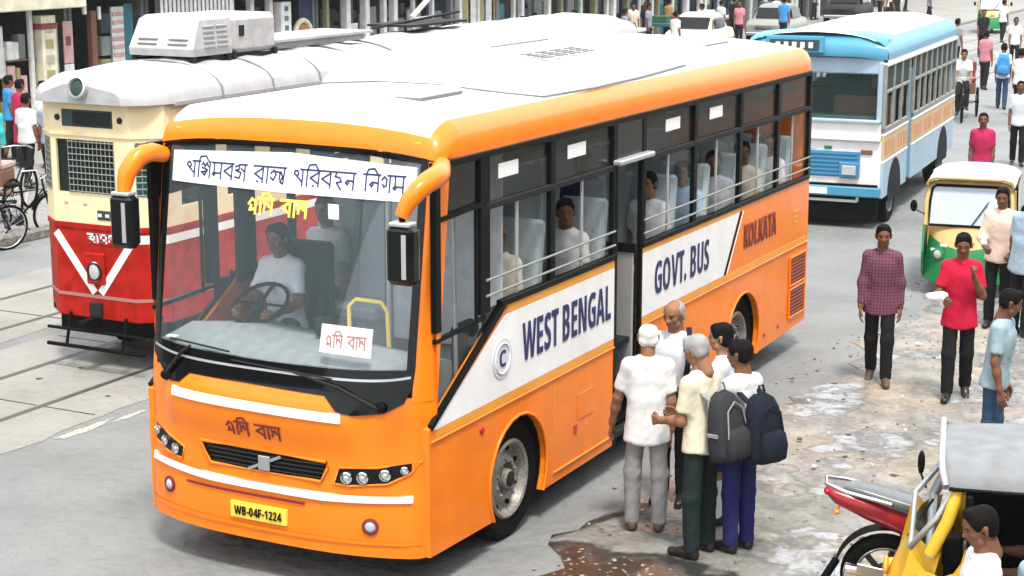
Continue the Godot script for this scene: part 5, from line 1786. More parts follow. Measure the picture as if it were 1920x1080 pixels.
# rounded saloon car, local +z forward
func build_car(label: String, at: Vector3, yaw: float, m: Material) -> void:
	var o := thing("car", label, "car", at, yaw)
	var body: Array = []
	for q in [[-2.1, .55, .78, .70], [-2.05, .40, .88, .78], [-1.4, .32, .95, .82], [0, .30, .95, .84], [1.3, .32, .95, .80], [2.0, .40, .88, .74], [2.1, .52, .78, .66]]:
		var h: float = q[2]
		body.append([Vector3(-q[3], q[1], q[0]), Vector3(-q[3] - .02, (q[1] + h) / 2, q[0]), Vector3(-q[3] + .06, h, q[0]), Vector3(q[3] - .06, h, q[0]), Vector3(q[3] + .02, (q[1] + h) / 2, q[0]), Vector3(q[3], q[1], q[0])])
	obj("body", B.new().loft(body), m, o)
	var cab: Array = []
	for q in [[-1.45, .92, .70], [-1.0, 1.40, .58], [-.6, 1.50, .58], [.3, 1.50, .58], [.55, 1.42, .60], [1.05, .92, .72]]:
		cab.append([Vector3(-q[2] - .08, .90, q[0]), Vector3(-q[2], q[1] - .04, q[0]), Vector3(-q[2] + .1, q[1], q[0]), Vector3(q[2] - .1, q[1], q[0]), Vector3(q[2], q[1] - .04, q[0]), Vector3(q[2] + .08, .90, q[0])])
	obj("cabin", B.new().loft(cab, true, true), m, o)
	for s in [-1, 1]:
		bx("side_window", Vector3(.715 * s, 1.15, -.2), Vector3(.012, .34, 1.35), M.black_gloss, o, 0, Basis(Vector3.BACK, .17 * s))
		for z in [-1.25, 1.3]:
			wheel(o, Vector3(.72 * s, .31, z), .31, .18, s, M.wheel_paint, 0)
		obj("headlamp", B.new().ell(Vector3(.55 * s, .68, 2.02), Vector3(.12, .1, .08)), M.lamp_white, o)
	bx("windscreen", Vector3(0, 1.19, .84), Vector3(1.15, .52, .012), M.black_gloss, o, 0, Basis(Vector3.RIGHT, -.80))
	bx("rear_window", Vector3(0, 1.18, -1.26), Vector3(1.1, .48, .012), M.black_gloss, o, 0, Basis(Vector3.RIGHT, .75))
	bx("bumper", Vector3(0, .45, 2.1), Vector3(1.4, .12, .1), M.steel, o, .03)
	bx("grille", Vector3(0, .68, 2.085), Vector3(.7, .16, .03), M.dark_grey, o)


func backpack(label: String, at: Vector3, yaw: float, m: Material, trim: Material, lean := 0.0) -> void:
	var o := thing("backpack", label, "backpack", at, yaw)
	o.rotation.x = lean
	var sq := func(rows: Array) -> Array:
		var rings: Array = []
		for q in rows:
			var r: Array = []
			for j in 20:
				var a := TAU * j / 20.0
				var cx := signf(cos(a)) * pow(absf(cos(a)), .55)
				var cz := signf(sin(a)) * pow(absf(sin(a)), .7)
				r.append(Vector3(cx * q[1], q[0] + .006 * sin(a * 3.0 + q[0] * 30.0), q[3] + cz * q[2]))
			rings.append(r)
		return rings
	obj("main_bag", B.new().loft(sq.call([[-.10, .10, .05, -.01], [-.085, .15, .085, -.01], [-.02, .165, .10, -.01], [.10, .165, .10, -.005], [.22, .155, .092, .0], [.32, .14, .078, .01], [.39, .11, .058, .02], [.425, .06, .03, .03]])), m, o)
	obj("front_pocket", B.new().loft(sq.call([[-.07, .09, .03, -.11], [-.05, .125, .05, -.115], [.05, .13, .055, -.12], [.13, .12, .045, -.11], [.16, .09, .02, -.10]])), m, o)
	obj("side_buckle", B.new().box(Vector3(.168, .12, 0), Vector3(.012, .03, .10), .003).box(Vector3(-.168, .12, 0), Vector3(.012, .03, .10), .003), trim, o)
	for s in [-1, 1]:
		obj("strap", B.new().bar(Vector3(.09 * s, .36, .06), Vector3(.10 * s, .43, .17), .05, .018, .004).bar(Vector3(.10 * s, .43, .17), Vector3(.115 * s, .38, .30), .05, .018, .004).bar(Vector3(.115 * s, .38, .30), Vector3(.135 * s, .16, .305), .045, .018, .004), trim, o)
	obj("zip", B.new().tube([Vector3(-.12, .1, -.115), Vector3(-.09, .3, -.09), Vector3(0, .36, -.085), Vector3(.09, .3, -.09), Vector3(.12, .1, -.115)], .007, 5), trim, o)
	obj("carry_loop", B.new().tube([Vector3(-.03, .44, .02), Vector3(-.02, .49, .03), Vector3(.02, .49, .03), Vector3(.03, .44, .02)], .01, 6), trim, o)


# ---------- ground ----------
func ground_texture(base: Color, dark: Color, light: Color, spots: float, seed_: int, size := 768) -> ImageTexture:
	var f := FastNoiseLite.new()
	f.seed = seed_
	f.noise_type = FastNoiseLite.TYPE_SIMPLEX_SMOOTH
	f.frequency = 0.006
	f.fractal_octaves = 4
	var big := f.get_seamless_image(size, size)
	f.frequency = 0.05
	f.seed = seed_ + 1
	var mid := f.get_seamless_image(size, size)
	f.frequency = 0.22
	f.seed = seed_ + 2
	f.fractal_octaves = 2
	var fine := f.get_seamless_image(size, size)
	var d1 := big.get_data()
	var d2 := mid.get_data()
	var d3 := fine.get_data()
	var out := PackedByteArray()
	out.resize(size * size * 3)
	for i in size * size:
		var a := d1[i] / 255.0
		var b := d2[i] / 255.0
		var c := d3[i] / 255.0
		var k := clampf((a - .5) * 1.1 + (b - .5) * .5 + (c - .5) * .35, -1, 1)
		var q := base.lerp(light, k) if k > 0 else base.lerp(dark, -k)
		if b * c > spots:
			q = q.lerp(dark, .75)
		out[i * 3] = int(q.r * 255)
		out[i * 3 + 1] = int(q.g * 255)
		out[i * 3 + 2] = int(q.b * 255)
	return ImageTexture.create_from_image(Image.create_from_data(size, size, false, Image.FORMAT_RGB8, out))


# trodden, patched and half wet ground by the kerb: 16 m a side in one texture, with its own gloss map
func kerbside_material() -> StandardMaterial3D:
	var n := 1024
	var f := FastNoiseLite.new()
	f.noise_type = FastNoiseLite.TYPE_SIMPLEX_SMOOTH
	var layer := func(freq: float, oct: int, s: int, ridged := false) -> PackedByteArray:
		f.frequency = freq
		f.fractal_octaves = oct
		f.seed = s
		f.fractal_type = FastNoiseLite.FRACTAL_RIDGED if ridged else FastNoiseLite.FRACTAL_FBM
		return f.get_seamless_image(n, n).get_data()
	var A: PackedByteArray = layer.call(.006, 5, 61)
	var W: PackedByteArray = layer.call(.009, 6, 67)
	var Bm: PackedByteArray = layer.call(.03, 5, 71)
	var Cf: PackedByteArray = layer.call(.2, 2, 73)
	var Rd: PackedByteArray = layer.call(.010, 3, 79, true)
	var col := PackedByteArray()
	col.resize(n * n * 3)
	var rg := PackedByteArray()
	rg.resize(n * n)
	for i in n * n:
		var a := A[i] / 255.0
		var w := W[i] / 255.0 + (Bm[i] - 128) / 500.0
		var c := Cf[i] / 255.0
		var m := smoothstep(.35, .65, a)
		var v := 1.0 + (Bm[i] - 128) / 255.0 * .85 + (c - .5) * .42
		var wet := smoothstep(.57, .66, w)
		var rim := smoothstep(.50, .57, w) * (1.0 - wet)
		v *= 1.0 - .42 * rim
		if Rd[i] > 236:
			v *= .6
		if c > .80 and Bm[i] > 140:
			v *= .6
		elif c > .82:
			v *= 1.18
		var r := lerpf(lerpf(.270, .215, m), .22, wet) * v
		var g := lerpf(lerpf(.236, .208, m), .22, wet) * v
		var b := lerpf(lerpf(.192, .196, m), .22, wet) * v
		# the muddy hollow, enlarged and darkened for the shadow under the bus, the dark drain line, worn concrete round them (metres in the world)
		var wx := (i % n) / 64.0 - 16.0
		var wz := (i / n) / 64.0 - 16.0
		if wx > -7.0 and wz > -14.6:
			var nz := (W[i] - 128) / 128.0 * .55 + (Bm[i] - 128) / 128.0 * .35
			var conc := smoothstep(1.25, .75, Vector2((wx + 5.0) / 1.15, (wz + 12.0) / 1.7).length() + nz * .6)
			r = lerpf(r, .165 * v, conc)
			g = lerpf(g, .165 * v, conc)
			b = lerpf(b, .150 * v, conc)
			var dm := Vector2((wx + 5.05 - (wz + 11.0) * .4) / 1.0, (wz + 11.05) / .52).length() + nz
			var line := absf(wx + 5.72 - (wz + 11.9) * -.42 + nz * .12) + maxf(0.0, absf(wz + 12.1) - .75)
			var mud := smoothstep(.95, .7, dm)
			var dk := maxf(smoothstep(1.3, 1.05, dm) * (1.0 - mud * .75), smoothstep(.085, .04, line))
			var rd := .035 + .11 * smoothstep(.4, .7, A[i] / 255.0 + (Bm[i] - 128) / 300.0)
			r = lerpf(lerpf(r, rd, mud), .022, dk)
			g = lerpf(lerpf(g, rd * .52, mud), .021, dk)
			b = lerpf(lerpf(b, rd * .25, mud), .018, dk)
			wet = lerpf(wet, .75, maxf(mud, dk))
			if c > .77 and mud > .5:
				r = .4
				g = .4
				b = .38
		col[i * 3] = int(255.0 * pow(minf(r, 1.0), .4545))
		col[i * 3 + 1] = int(255.0 * pow(minf(g, 1.0), .4545))
		col[i * 3 + 2] = int(255.0 * pow(minf(b, 1.0), .4545))
		rg[i] = int(255.0 * lerpf(lerpf(.85, .55, rim), .2, wet))
	var mt := mat("kerbside", Color.WHITE, 1.0)
	grime(mt, ImageTexture.create_from_image(Image.create_from_data(n, n, false, Image.FORMAT_RGB8, col)), 1.0 / 16.0, M.t_bump, .3)
	mt.roughness_texture = ImageTexture.create_from_image(Image.create_from_data(n, n, false, Image.FORMAT_L8, rg))
	return mt


func blob(b: B, cx: float, cz: float, rx: float, rz: float, y: float, seed_: int, turn := 0.0, rough := .35) -> void:
	var pts: Array[Vector3] = []
	var k := 90
	for i in k:
		var a := TAU * i / k
		var r := 1.0 + rough * 2.2 * noise.get_noise_3d(cos(a) * 90.0 + seed_ * 57.0, sin(a) * 90.0, seed_ * 31.0) + rough * noise.get_noise_3d(cos(a) * 260.0, sin(a) * 260.0, seed_ * 77.0) + rough * .8 * noise.get_noise_3d(cos(a) * 900.0, sin(a) * 900.0, seed_ * 17.0)
		var p := Vector2(cos(a) * rx, sin(a) * rz).rotated(turn) * r
		pts.append(Vector3(cx + p.x, y, cz + p.y))
	for i in k:
		b.tri(Vector3(cx, y, cz), pts[(i + 1) % k], pts[i])


func build_ground() -> void:
	var earth := mat("earth", Color.WHITE, 0.9)
	grime(earth, ground_texture(lin(.255, .235, .207), lin(.16, .145, .128), lin(.33, .31, .28), .50, 21), .16, M.t_bump, .55)
	var asph := mat("asphalt", Color.WHITE, 0.75)
	grime(asph, ground_texture(lin(.170, .177, .175), lin(.12, .124, .122), lin(.215, .22, .215), .52, 31), .14, M.t_bump, .4)
	var conc := mat("concrete", Color.WHITE, 0.8)
	grime(conc, ground_texture(lin(.225, .22, .205), lin(.16, .155, .144), lin(.285, .278, .262), .52, 41), .12, M.t_bump, .35)
	struct("ground", B.new().box(Vector3(-40, -.05, -150), Vector3(700, .1, 700)), earth)
	# carriageway with an uneven, broken near edge
	var r := B.new()
	var edge := func(z: float) -> float: return -5.35 + .35 * noise.get_noise_1d(z * 40.0 + 300.0) + .18 * noise.get_noise_1d(z * 220.0) + clampf((-14.0 - z) * .045, 0.0, .75) + clampf((-24.0 - z) * .06, 0, 9)
	var z := 6.0
	while z > -230.0:
		var s := .25 if z > -40 else 4.0
		r.quad(Vector3(-18.4, .004, z), Vector3(edge.call(z), .004, z), Vector3(edge.call(z - s), .004, z - s), Vector3(-18.4, .004, z - s))
		z -= s
	struct("road", r, asph)
	var bed := B.new()
	for q in [[-13.95, -11.15], [-16.75, -14.2]]:
		z = 4.0
		while z > -230.0:
			var s := .3 if z > -30 else 5.0
			var w := func(k: float) -> float: return .10 * noise.get_noise_1d(k * 160.0 + q[1] * 50.0) + .04 * noise.get_noise_1d(k * 700.0)
			bed.quad(Vector3(q[0], .008, z), Vector3(q[1] + w.call(z), .008, z), Vector3(q[1] + w.call(z - s), .008, z - s), Vector3(q[0], .008, z - s))
			z -= s
	struct("tram_track_bed", bed, conc)
	for x in [-11.93, -13.05, -14.66, -15.85]:
		var rl := thing("tram_rail", "", "rail", Vector3(x, 0, 0), 0.0, "steel tram rails set in the road")
		rl.set_meta("label", {-11.93: "grooved steel tram rail nearest the orange bus, set in pale concrete", -13.05: "tram rail under the far side of the cream and red tram", -14.66: "near rail of the empty tram track left of the tram", -15.85: "far rail of the empty tram track, nearest the left kerb"}[x])
		bx("groove", Vector3(0, .0095, -110), Vector3(.07, .005, 230), M.rail_steel, rl)
		bx("rail_head", Vector3(-.035, .0135, -110), Vector3(.03, .006, 230), M.vent_grey, rl)
	var jt := B.new()
	for i in 40:
		jt.box(Vector3(-12.55, .0085, -8.0 - i * 2.4), Vector3(2.6, .004, .02))
		jt.box(Vector3(-15.45, .0085, -8.0 - i * 2.4 - .7), Vector3(2.5, .004, .025))
	var jo := struct("concrete_joints", jt, M.dark_grey)
	var pm := grime(mat("road_paint", lin(.62, .62, .60), .7), M.t_dirt, 2.5)
	var rp := B.new()
	for q in [[-11.0, -12.35, .06, .36], [-10.93, -12.95, .045, .24], [-10.9, -14.2, .05, .5], [-10.95, -15.3, .05, .5], [-10.9, -17.2, .06, .8]]:
		blob(rp, q[0], q[1], q[2], q[3], .0085, int(q[1] * -10), 0.0, .25)
	struct("lane_paint", rp, pm)
	# pavement with kerb stones on the far side
	var pav := B.new()
	pav.box(Vector3(-22.9, .06, -110), Vector3(8.6, .12, 240), 0)
	struct("pavement", pav, conc)
	var kerb := thing("kerb", "low grey stone kerb along the far pavement behind the bicycles", "kerb", Vector3(-18.5, 0, 0))
	var kt := grime(mat("kerb_stone", lin(.28, .275, .26), .8), M.t_dirt, .8, M.t_bump, .5)
	for i in 60:
		bx("stone", Vector3(-.02 + .012 * sin(i * 7.3), .07, -14.4 - i * .92), Vector3(.22, .15 + .01 * sin(i * 3.1), .90), kt, kerb, .02)
	# stains, mud and puddles on the near side
	var soot := grime(mat("oil_stain", lin(.05, .05, .048), .6), M.t_dirt, 2.0)
	var lay := {"n": 0}
	var sheet := func(called: String, list: Array, y: float, m: Material, rough: float):
		var b := B.new()
		for q in list:
			blob(b, q[0], q[1], q[2], q[3], y + lay.n * .00006, q[4], q[5] if q.size() > 5 else 0.0, rough)
			lay.n += 1
		lay.n = 0
		struct(called, b, m)
	rng.seed = 77
	var sp := func(n: int, x0: float, x1: float, z0: float, z1: float, r0: float, r1: float, sd: int) -> Array:
		var out: Array = []
		for i in n:
			var rr := rng.randf_range(r0, r1)
			out.append([rng.randf_range(x0, x1), rng.randf_range(z0, z1), rr * rng.randf_range(.6, 1.3), rr, sd + i])
		return out
	var kg := B.new()
	z = -7.0
	while z > -25.5:
		var xa: float = edge.call(z) - .15 - .25 * noise.get_noise_1d(z * 130.0 + 50.0)
		var xb: float = edge.call(z - .2) - .15 - .25 * noise.get_noise_1d((z - .2) * 130.0 + 50.0)
		kg.quad(Vector3(xa, .010, z), Vector3(.3, .010, z), Vector3(.3, .010, z - .2), Vector3(xb, .010, z - .2))
		z -= .2
	struct("kerbside_ground", kg, kerbside_material())
	sheet.call("oil_spots", sp.call(60, -17.5, -6.5, -22, -8.5, .012, .04, 300), .0105, soot, .25)
	sheet.call("dark_specks", sp.call(30, -5.5, -2.5, -19, -11.2, .01, .04, 400), .0125, soot, .3)
	# pebbles and litter nobody could count
	var pb := B.new()
	for i in 420:
		var s := rng.randf_range(.006, .02)
		pb.tint(Color(1, 1, 1) * rng.randf_range(.3, 1.4))
		pb.ell(Vector3(rng.randf_range(-5.8, -2.0), .01 + s * .3, rng.randf_range(-23, -10.4)), Vector3(s, s * .6, s * rng.randf_range(.7, 1.5)), 6, 4)
	var po := obj("pebbles", pb, mat("pebble", lin(.24, .22, .2), .9))
	po.set_meta("kind", "stuff")
	var lt := B.new()
	for i in 60:
		var k := rng.randf()
		lt.tint(Color(.75, .73, .7) if k < .5 else (Color(.05, .06, .05) if k < .85 else Color(.3, .12, .08)))
		var s := rng.randf_range(.015, .05)
		lt.box(Vector3(rng.randf_range(-5.6, -2.2), .042, rng.randf_range(-20, -10.6)), Vector3(s, .008, s * rng.randf_range(.4, 1.2)), 0, Basis.from_euler(Vector3(rng.randf_range(-.2, .2), rng.randf() * 6, rng.randf_range(-.2, .2))))
	var lo := obj("litter", lt, mat("scrap", Color.WHITE, .8))
	lo.set_meta("kind", "stuff")


# ---------- shops on the far pavement: facade plane at x = -26, facing +x ----------
func shop(label: String, z0: float, z1: float, beam: Material, beam_y: float) -> Node3D:
	var w := z0 - z1
	var o := thing("shop", label, "shop", Vector3(-26, .12, (z0 + z1) / 2))
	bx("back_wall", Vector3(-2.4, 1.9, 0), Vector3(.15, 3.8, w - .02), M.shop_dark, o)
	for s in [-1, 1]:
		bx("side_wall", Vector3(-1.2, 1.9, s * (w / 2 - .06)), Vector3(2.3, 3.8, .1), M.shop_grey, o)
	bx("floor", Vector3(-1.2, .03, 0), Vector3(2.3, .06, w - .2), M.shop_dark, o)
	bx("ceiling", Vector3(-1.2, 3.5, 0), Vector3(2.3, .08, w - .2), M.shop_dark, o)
	bx("lintel", Vector3(.25, beam_y + .45, 0), Vector3(.55, .9, w - .03), beam, o, .02)
	bx("upper_wall", Vector3(-.1, beam_y + 2.4, 0), Vector3(.2, 3.0, w - .01), M.shop_plaster, o)
	for z in [-.25, .25]:
		var f := bx("window", Vector3(.02, beam_y + 2.4, z * w), Vector3(.06, 1.3, .9), M.shop_green, o)
		bx("pane", Vector3(.055, beam_y + 2.4, z * w), Vector3(.012, 1.1, .7), M.black_gloss, f)
	return o


func post(o: Node3D, z: float, m: Material, w := .14, h := 3.0, x := .1) -> void:
	bx("post", Vector3(x, h / 2, z - o.position.z), Vector3(w, h, w), m, o, .015)


func panel(o: Node3D, nm: String, z0: float, z1: float, y0: float, y1: float, m: Material, x := .0, th := .05) -> MeshInstance3D:
	return bx(nm, Vector3(x, (y0 + y1) / 2 - .12, (z0 + z1) / 2 - o.position.z), Vector3(th, y1 - y0, absf(z0 - z1)), m, o, .008)


func goods(o: Node3D, z0: float, z1: float, y0: float, y1: float, x: float, cols: Array, seed_: int, rows := 4) -> void:
	rng.seed = seed_
	for r in rows:
		var y := lerpf(y0, y1, float(r) / rows)
		panel(o, "shelf", z0, z1, y - .03, y, M.wood_brown, x - .12, .36)
		var z := z0
		while z > z1 + .05:
			var s := rng.randf_range(.10, .24)
			var h := rng.randf_range(.4, .92) * (y1 - y0) / rows
			panel(o, "packet", z - .01, maxf(z - s, z1) + .01, y + .002, y + h, cols[rng.randi() % cols.size()], x - .1 + rng.randf_range(0, .06), .2)
			z -= s


func build_shops() -> void:
	var mm := func(k: String, c: Color, r := .8): return grime(mat(k, c, r), M.t_soft, .9)
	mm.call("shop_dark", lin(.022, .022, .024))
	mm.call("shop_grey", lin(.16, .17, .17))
	mm.call("shop_plaster", lin(.42, .40, .34))
	mm.call("shop_cream", lin(.66, .62, .48))
	mm.call("shop_white", lin(.68, .68, .67))
	mm.call("shop_olive", lin(.22, .22, .10))
	mm.call("shop_green", lin(.03, .10, .05))
	mm.call("shop_teal", lin(.02, .14, .20))
	mm.call("shop_navy", lin(.02, .03, .10))
	mm.call("shop_pink", lin(.55, .34, .32))
	mm.call("shop_red", lin(.22, .04, .045))
	mm.call("shop_orange", lin(.52, .16, .04))
	mm.call("shop_yellow", lin(.34, .30, .13))
	var dark := [M.shop_dark, M.shop_green, M.shop_grey, M.shop_navy, M.shop_teal, M.shop_white, M.wood_brown, M.shop_grey, M.shop_plaster]
	var cols := [M.shop_cream, M.shop_olive, M.shop_red, M.shop_white, M.shop_green, M.shop_yellow, M.shop_grey, M.shop_pink]
	var warm := [M.shop_cream, M.shop_yellow, M.shop_olive, M.shop_white, M.shop_red]
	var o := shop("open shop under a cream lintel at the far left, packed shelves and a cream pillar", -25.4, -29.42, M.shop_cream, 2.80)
	goods(o, -25.6, -27.4, .4, 2.7, .0, warm, 3, 2)
	goods(o, -27.38, -28.0, .3, 2.7, .05, cols, 4, 3)
	post(o, -28.08, M.shop_white, .1)
	var pl := panel(o, "pillar", -28.22, -28.66, .12, 2.78, M.shop_cream, .12, .35)
	for i in 7:
		panel(o, "pillar_tile", -28.32, -28.56, .5 + i * .32, .68 + i * .32, M.shop_yellow if i % 2 else M.shop_plaster, .30, .02)
	panel(o, "pillar_head", -28.18, -28.70, 2.5, 2.62, M.shop_red, .13, .38)
	panel(o, "brown_frame", -28.74, -28.84, .12, 2.7, M.wood_brown, .05, .12)
	panel(o, "hanging_rack", -28.86, -28.98, .9, 2.5, M.shop_plaster, .0, .1)
	panel(o, "poster", -29.06, -29.36, 1.72, 2.62, M.shop_pink, .12, .03)
	panel(o, "poster_mark", -29.12, -29.28, 2.1, 2.3, M.shop_red, .137, .01)
	panel(o, "notice", -29.06, -29.36, .9, 1.70, M.shop_white, .12, .03)
	for i in 5:
		panel(o, "notice_line", -29.1, -29.32, 1.0 + i * .13, 1.04 + i * .13, M.shop_grey, .137, .01)
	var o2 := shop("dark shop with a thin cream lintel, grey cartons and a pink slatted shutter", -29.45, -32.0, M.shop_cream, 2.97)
	panel(o2, "counter", -29.6, -30.0, .12, 1.1, M.shop_dark, -.3, .6)
	panel(o2, "dim_box", -29.75, -30.05, 1.25, 1.55, M.shop_green, -1.2, .5)
	panel(o2, "brown_frame", -30.02, -30.20, .12, 2.8, M.wood_brown, .02, .14)
	for i in 5:
		panel(o2, "carton", -30.26, -30.56, .3 + i * .5, .72 + i * .5, [M.shop_grey, M.shop_white, M.shop_olive, M.shop_grey, M.shop_dark][i], -.05, .4)
	var ld := panel(o2, "pink_shutter", -30.74, -31.16, .12, 2.85, M.shop_white, .02, .06)
	for i in 14:
		panel(o2, "slat", -30.76, -31.14, .3 + i * .18, .39 + i * .18, M.shop_pink, .055, .03)
	panel(o2, "teal_curtain", -31.2, -31.5, .12, 2.9, M.shop_teal, .0, .05)
	panel(o2, "blue_sheet", -31.52, -31.85, .12, 2.6, M.shop_navy, -.3, .05)
	var hl := panel(o2, "shutter_bracket", -29.52, -29.62, 2.75, 3.0, M.shop_white, .3, .06)
	panel(o2, "hanging_lamp", -29.95, -30.02, 2.62, 2.9, M.shop_white, .35, .06)
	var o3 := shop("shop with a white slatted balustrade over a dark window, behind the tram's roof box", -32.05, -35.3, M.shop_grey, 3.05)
	panel(o3, "balustrade_rail", -32.1, -34.9, 2.50, 2.56, M.shop_white, .3, .08)
	for i in 18:
		panel(o3, "slat", -32.15 - i * .155, -32.25 - i * .155, 2.56, 3.1, M.shop_white, .3, .03)
	panel(o3, "balustrade_panel", -32.1, -34.9, 2.56, 3.05, M.shop_grey, .2, .02)
	post(o3, -35.0, M.shop_white, .22)
	post(o3, -34.2, M.shop_grey, .1)
	goods(o3, -32.3, -34.6, .4, 2.3, -.6, dark, 9)
	var o4 := shop("grey shop with white posts and a round orange sign, behind the middle of the tram", -35.35, -39.0, M.shop_white, 2.7)
	for z in [-35.9, -36.7]:
		post(o4, z, M.shop_white, .16)
	panel(o4, "window_board", -36.0, -36.6, 1.6, 2.6, M.shop_green, -.1, .05)
	panel(o4, "pillar", -36.95, -37.4, .12, 2.7, M.shop_white, .15, .3)
	for i in 4:
		panel(o4, "pillar_tile", -37.1, -37.25, 1.75 + i * .24, 1.87 + i * .24, M.shop_teal if i % 2 else M.shop_grey, .31, .02)
	panel(o4, "dark_bin", -37.4, -37.7, .12, 1.82, M.black, .2, .4)
	var ring: Array = []
	for i in 13:
		var a := PI * i / 12.0
		ring.append(Vector3(.2, 1.65 + sin(a) * .42, -38.05 - o4.position.z - cos(a) * .38))
	obj("arch_ring", B.new().tube(ring, .07, 8), M.shop_cream, o4)
	obj("round_sign", B.new().lathe([Vector2(.36, -.03), Vector2(.36, .03), Vector2(.001, .03)], 24, Transform3D(Basis(Vector3.BACK, -PI / 2), Vector3(.18, 1.62, -38.05 - o4.position.z))), M.shop_orange, o4)
	panel(o4, "blue_sheet", -38.3, -38.85, .12, 2.7, M.shop_navy, -.1, .05)
	# the row beyond: each bay with its own posts, goods, sheets
	var z := -39.05
	var names := ["shop with olive posts and green shutters", "shop with a white stair rail and dark doorway", "shop with pale curtains", "teal fronted shop with white posts", "shop hung with cloth", "grey shop with a striped board", "shop with a green awning", "shop stacked with cartons", "blue shuttered shop", "white fronted shop", "open shop with yellow goods", "shop with a dark doorway"]
	var places := ["right of the orange round sign", "behind the tram's rear car", "behind the gap between tram and orange bus", "over the orange bus's front hatch", "over the orange bus's roof unit", "behind the person in brown", "over the roof vents of the orange bus", "behind the person in tan", "left of the blue bus roof", "above the blue bus's destination box", "above the blue bus roof", "at the far end of the row"]
	for i in 12:
		var w := 3.4 + (i % 3) * .35 + (i * .25 if i > 5 else 0.0)
		var q := shop(names[i] + ", " + places[i], z, z - w, [M.shop_grey, M.shop_white, M.shop_green][i % 3], 2.7)
		rng.seed = 50 + i
		var pm: Array = [M.shop_olive, M.shop_white, M.shop_white, M.shop_white, M.shop_grey, M.shop_white]
		for k in 4:
			post(q, z - .25 - k * (w - .5) / 3.0, pm[(i + k) % 6], rng.randf_range(.1, .24), 2.8)
		for k in 3:
			var a := z - .4 - k * (w - .5) / 3.0
			var c: Material = [M.shop_green, M.shop_dark, M.shop_teal, M.shop_navy, M.shop_grey, M.shop_plaster, M.shop_dark][rng.randi() % 7]
			panel(q, "shutter", a, a - (w - .5) / 3.0 + .3, .12, rng.randf_range(1.9, 2.7), c, -.2, .05)
			if rng.randf() < .7:
				panel(q, "notice", a - .1, a - .5, rng.randf_range(1.2, 1.6), rng.randf_range(1.8, 2.4), dark[rng.randi() % 9], .05, .04)
		goods(q, z - .3, z - w + .3, .3, 2.4, -.5, dark, 80 + i, 5)
		if i == 1:
			obj("stair_rail", B.new().bar(Vector3(.5, 1.9, 1.3), Vector3(.5, 3.0, -.9), .08, .12).bar(Vector3(.5, 1.85, 1.3), Vector3(.5, 1.85, .2), .08, .1), M.shop_white, q)
		if i == 2:
			for k in 5:
				panel(q, "curtain", z - .5 - k * .5, z - .85 - k * .5, .5, 2.7, M.shop_white if k % 2 else M.shop_yellow, .1, .04)
		z -= w + .04
	for i in 5:
		var b := thing("building", ["low pale building", "grey block", "cream block", "white block", "dull green block"][i] + " beyond the last shop, number %s from it" % ["first", "second", "third", "fourth", "fifth"][i], "building", Vector3(-31, 0, z - 5 - i * 14.0))
		bx("wall", Vector3(0, 3.5, 0), Vector3(10, 7, 13), [M.shop_plaster, M.shop_grey, M.shop_cream, M.shop_white, M.shop_green][i], b)
		bx("roof", Vector3(0, 7.1, 0), Vector3(10.4, .2, 13.4), M.shop_grey, b)
		for k in 4:
			var f := bx("window", Vector3(5.02, 2.0, -4.8 + k * 3.2), Vector3(.06, 1.6, 1.4), M.wood_brown, b)
			bx("pane", Vector3(5.056, 2.0, -4.8 + k * 3.2), Vector3(.012, 1.4, 1.2), M.black_gloss, f)


func _ready() -> void:
	var cam := Camera3D.new()
	cam.name = "camera"
	add_child(cam)
	cam.position = Vector3(0, 4.8, 0)
	cam.rotation = Vector3(deg_to_rad(-11.999), deg_to_rad(27.361), 0)
	cam.fov = 18.754
	cam.near = 0.1
	cam.far = 900.0
	cam.current = true
	var we := WorldEnvironment.new()
	we.name = "world"
	var e := Environment.new()
	e.background_mode = Environment.BG_SKY
	var sm := ProceduralSkyMaterial.new()
	sm.sky_top_color = Color(0.86, 0.88, 0.90)
	sm.sky_horizon_color = Color(0.80, 0.82, 0.84)
	sm.ground_bottom_color = Color(0.45, 0.44, 0.42)
	sm.ground_horizon_color = Color(0.6, 0.6, 0.6)
	sm.sky_curve = 0.2
	sm.sky_energy_multiplier = 1.0
	var sky := Sky.new()
	sky.sky_material = sm
	e.sky = sky
	e.tonemap_mode = Environment.TONE_MAPPER_LINEAR
	e.tonemap_exposure = EXPO
	e.sdfgi_enabled = true
	e.ssao_enabled = true
	e.ssil_enabled = true
	e.fog_enabled = true
	e.fog_density = 0.00035
	e.fog_light_color = Color(0.86, 0.88, 0.88)
	we.environment = e
	add_child(we)
	var sun := DirectionalLight3D.new()
	sun.name = "sun"
	sun.light_energy = 0.5
	sun.light_color = Color(1.0, 0.97, 0.93)
	sun.light_angular_distance = 10.0
	sun.shadow_enabled = true
	sun.rotation_degrees = Vector3(-66, 40, 0)
	add_child(sun)
	build_materials()
	build_body_pieces()
	build_ground()
	build_shops()
	build_unseen_street()
	build_orange_bus()
	build_tram()
	build_blue_bus()
	build_vehicles()
	build_people()


const EXPO := 3.2


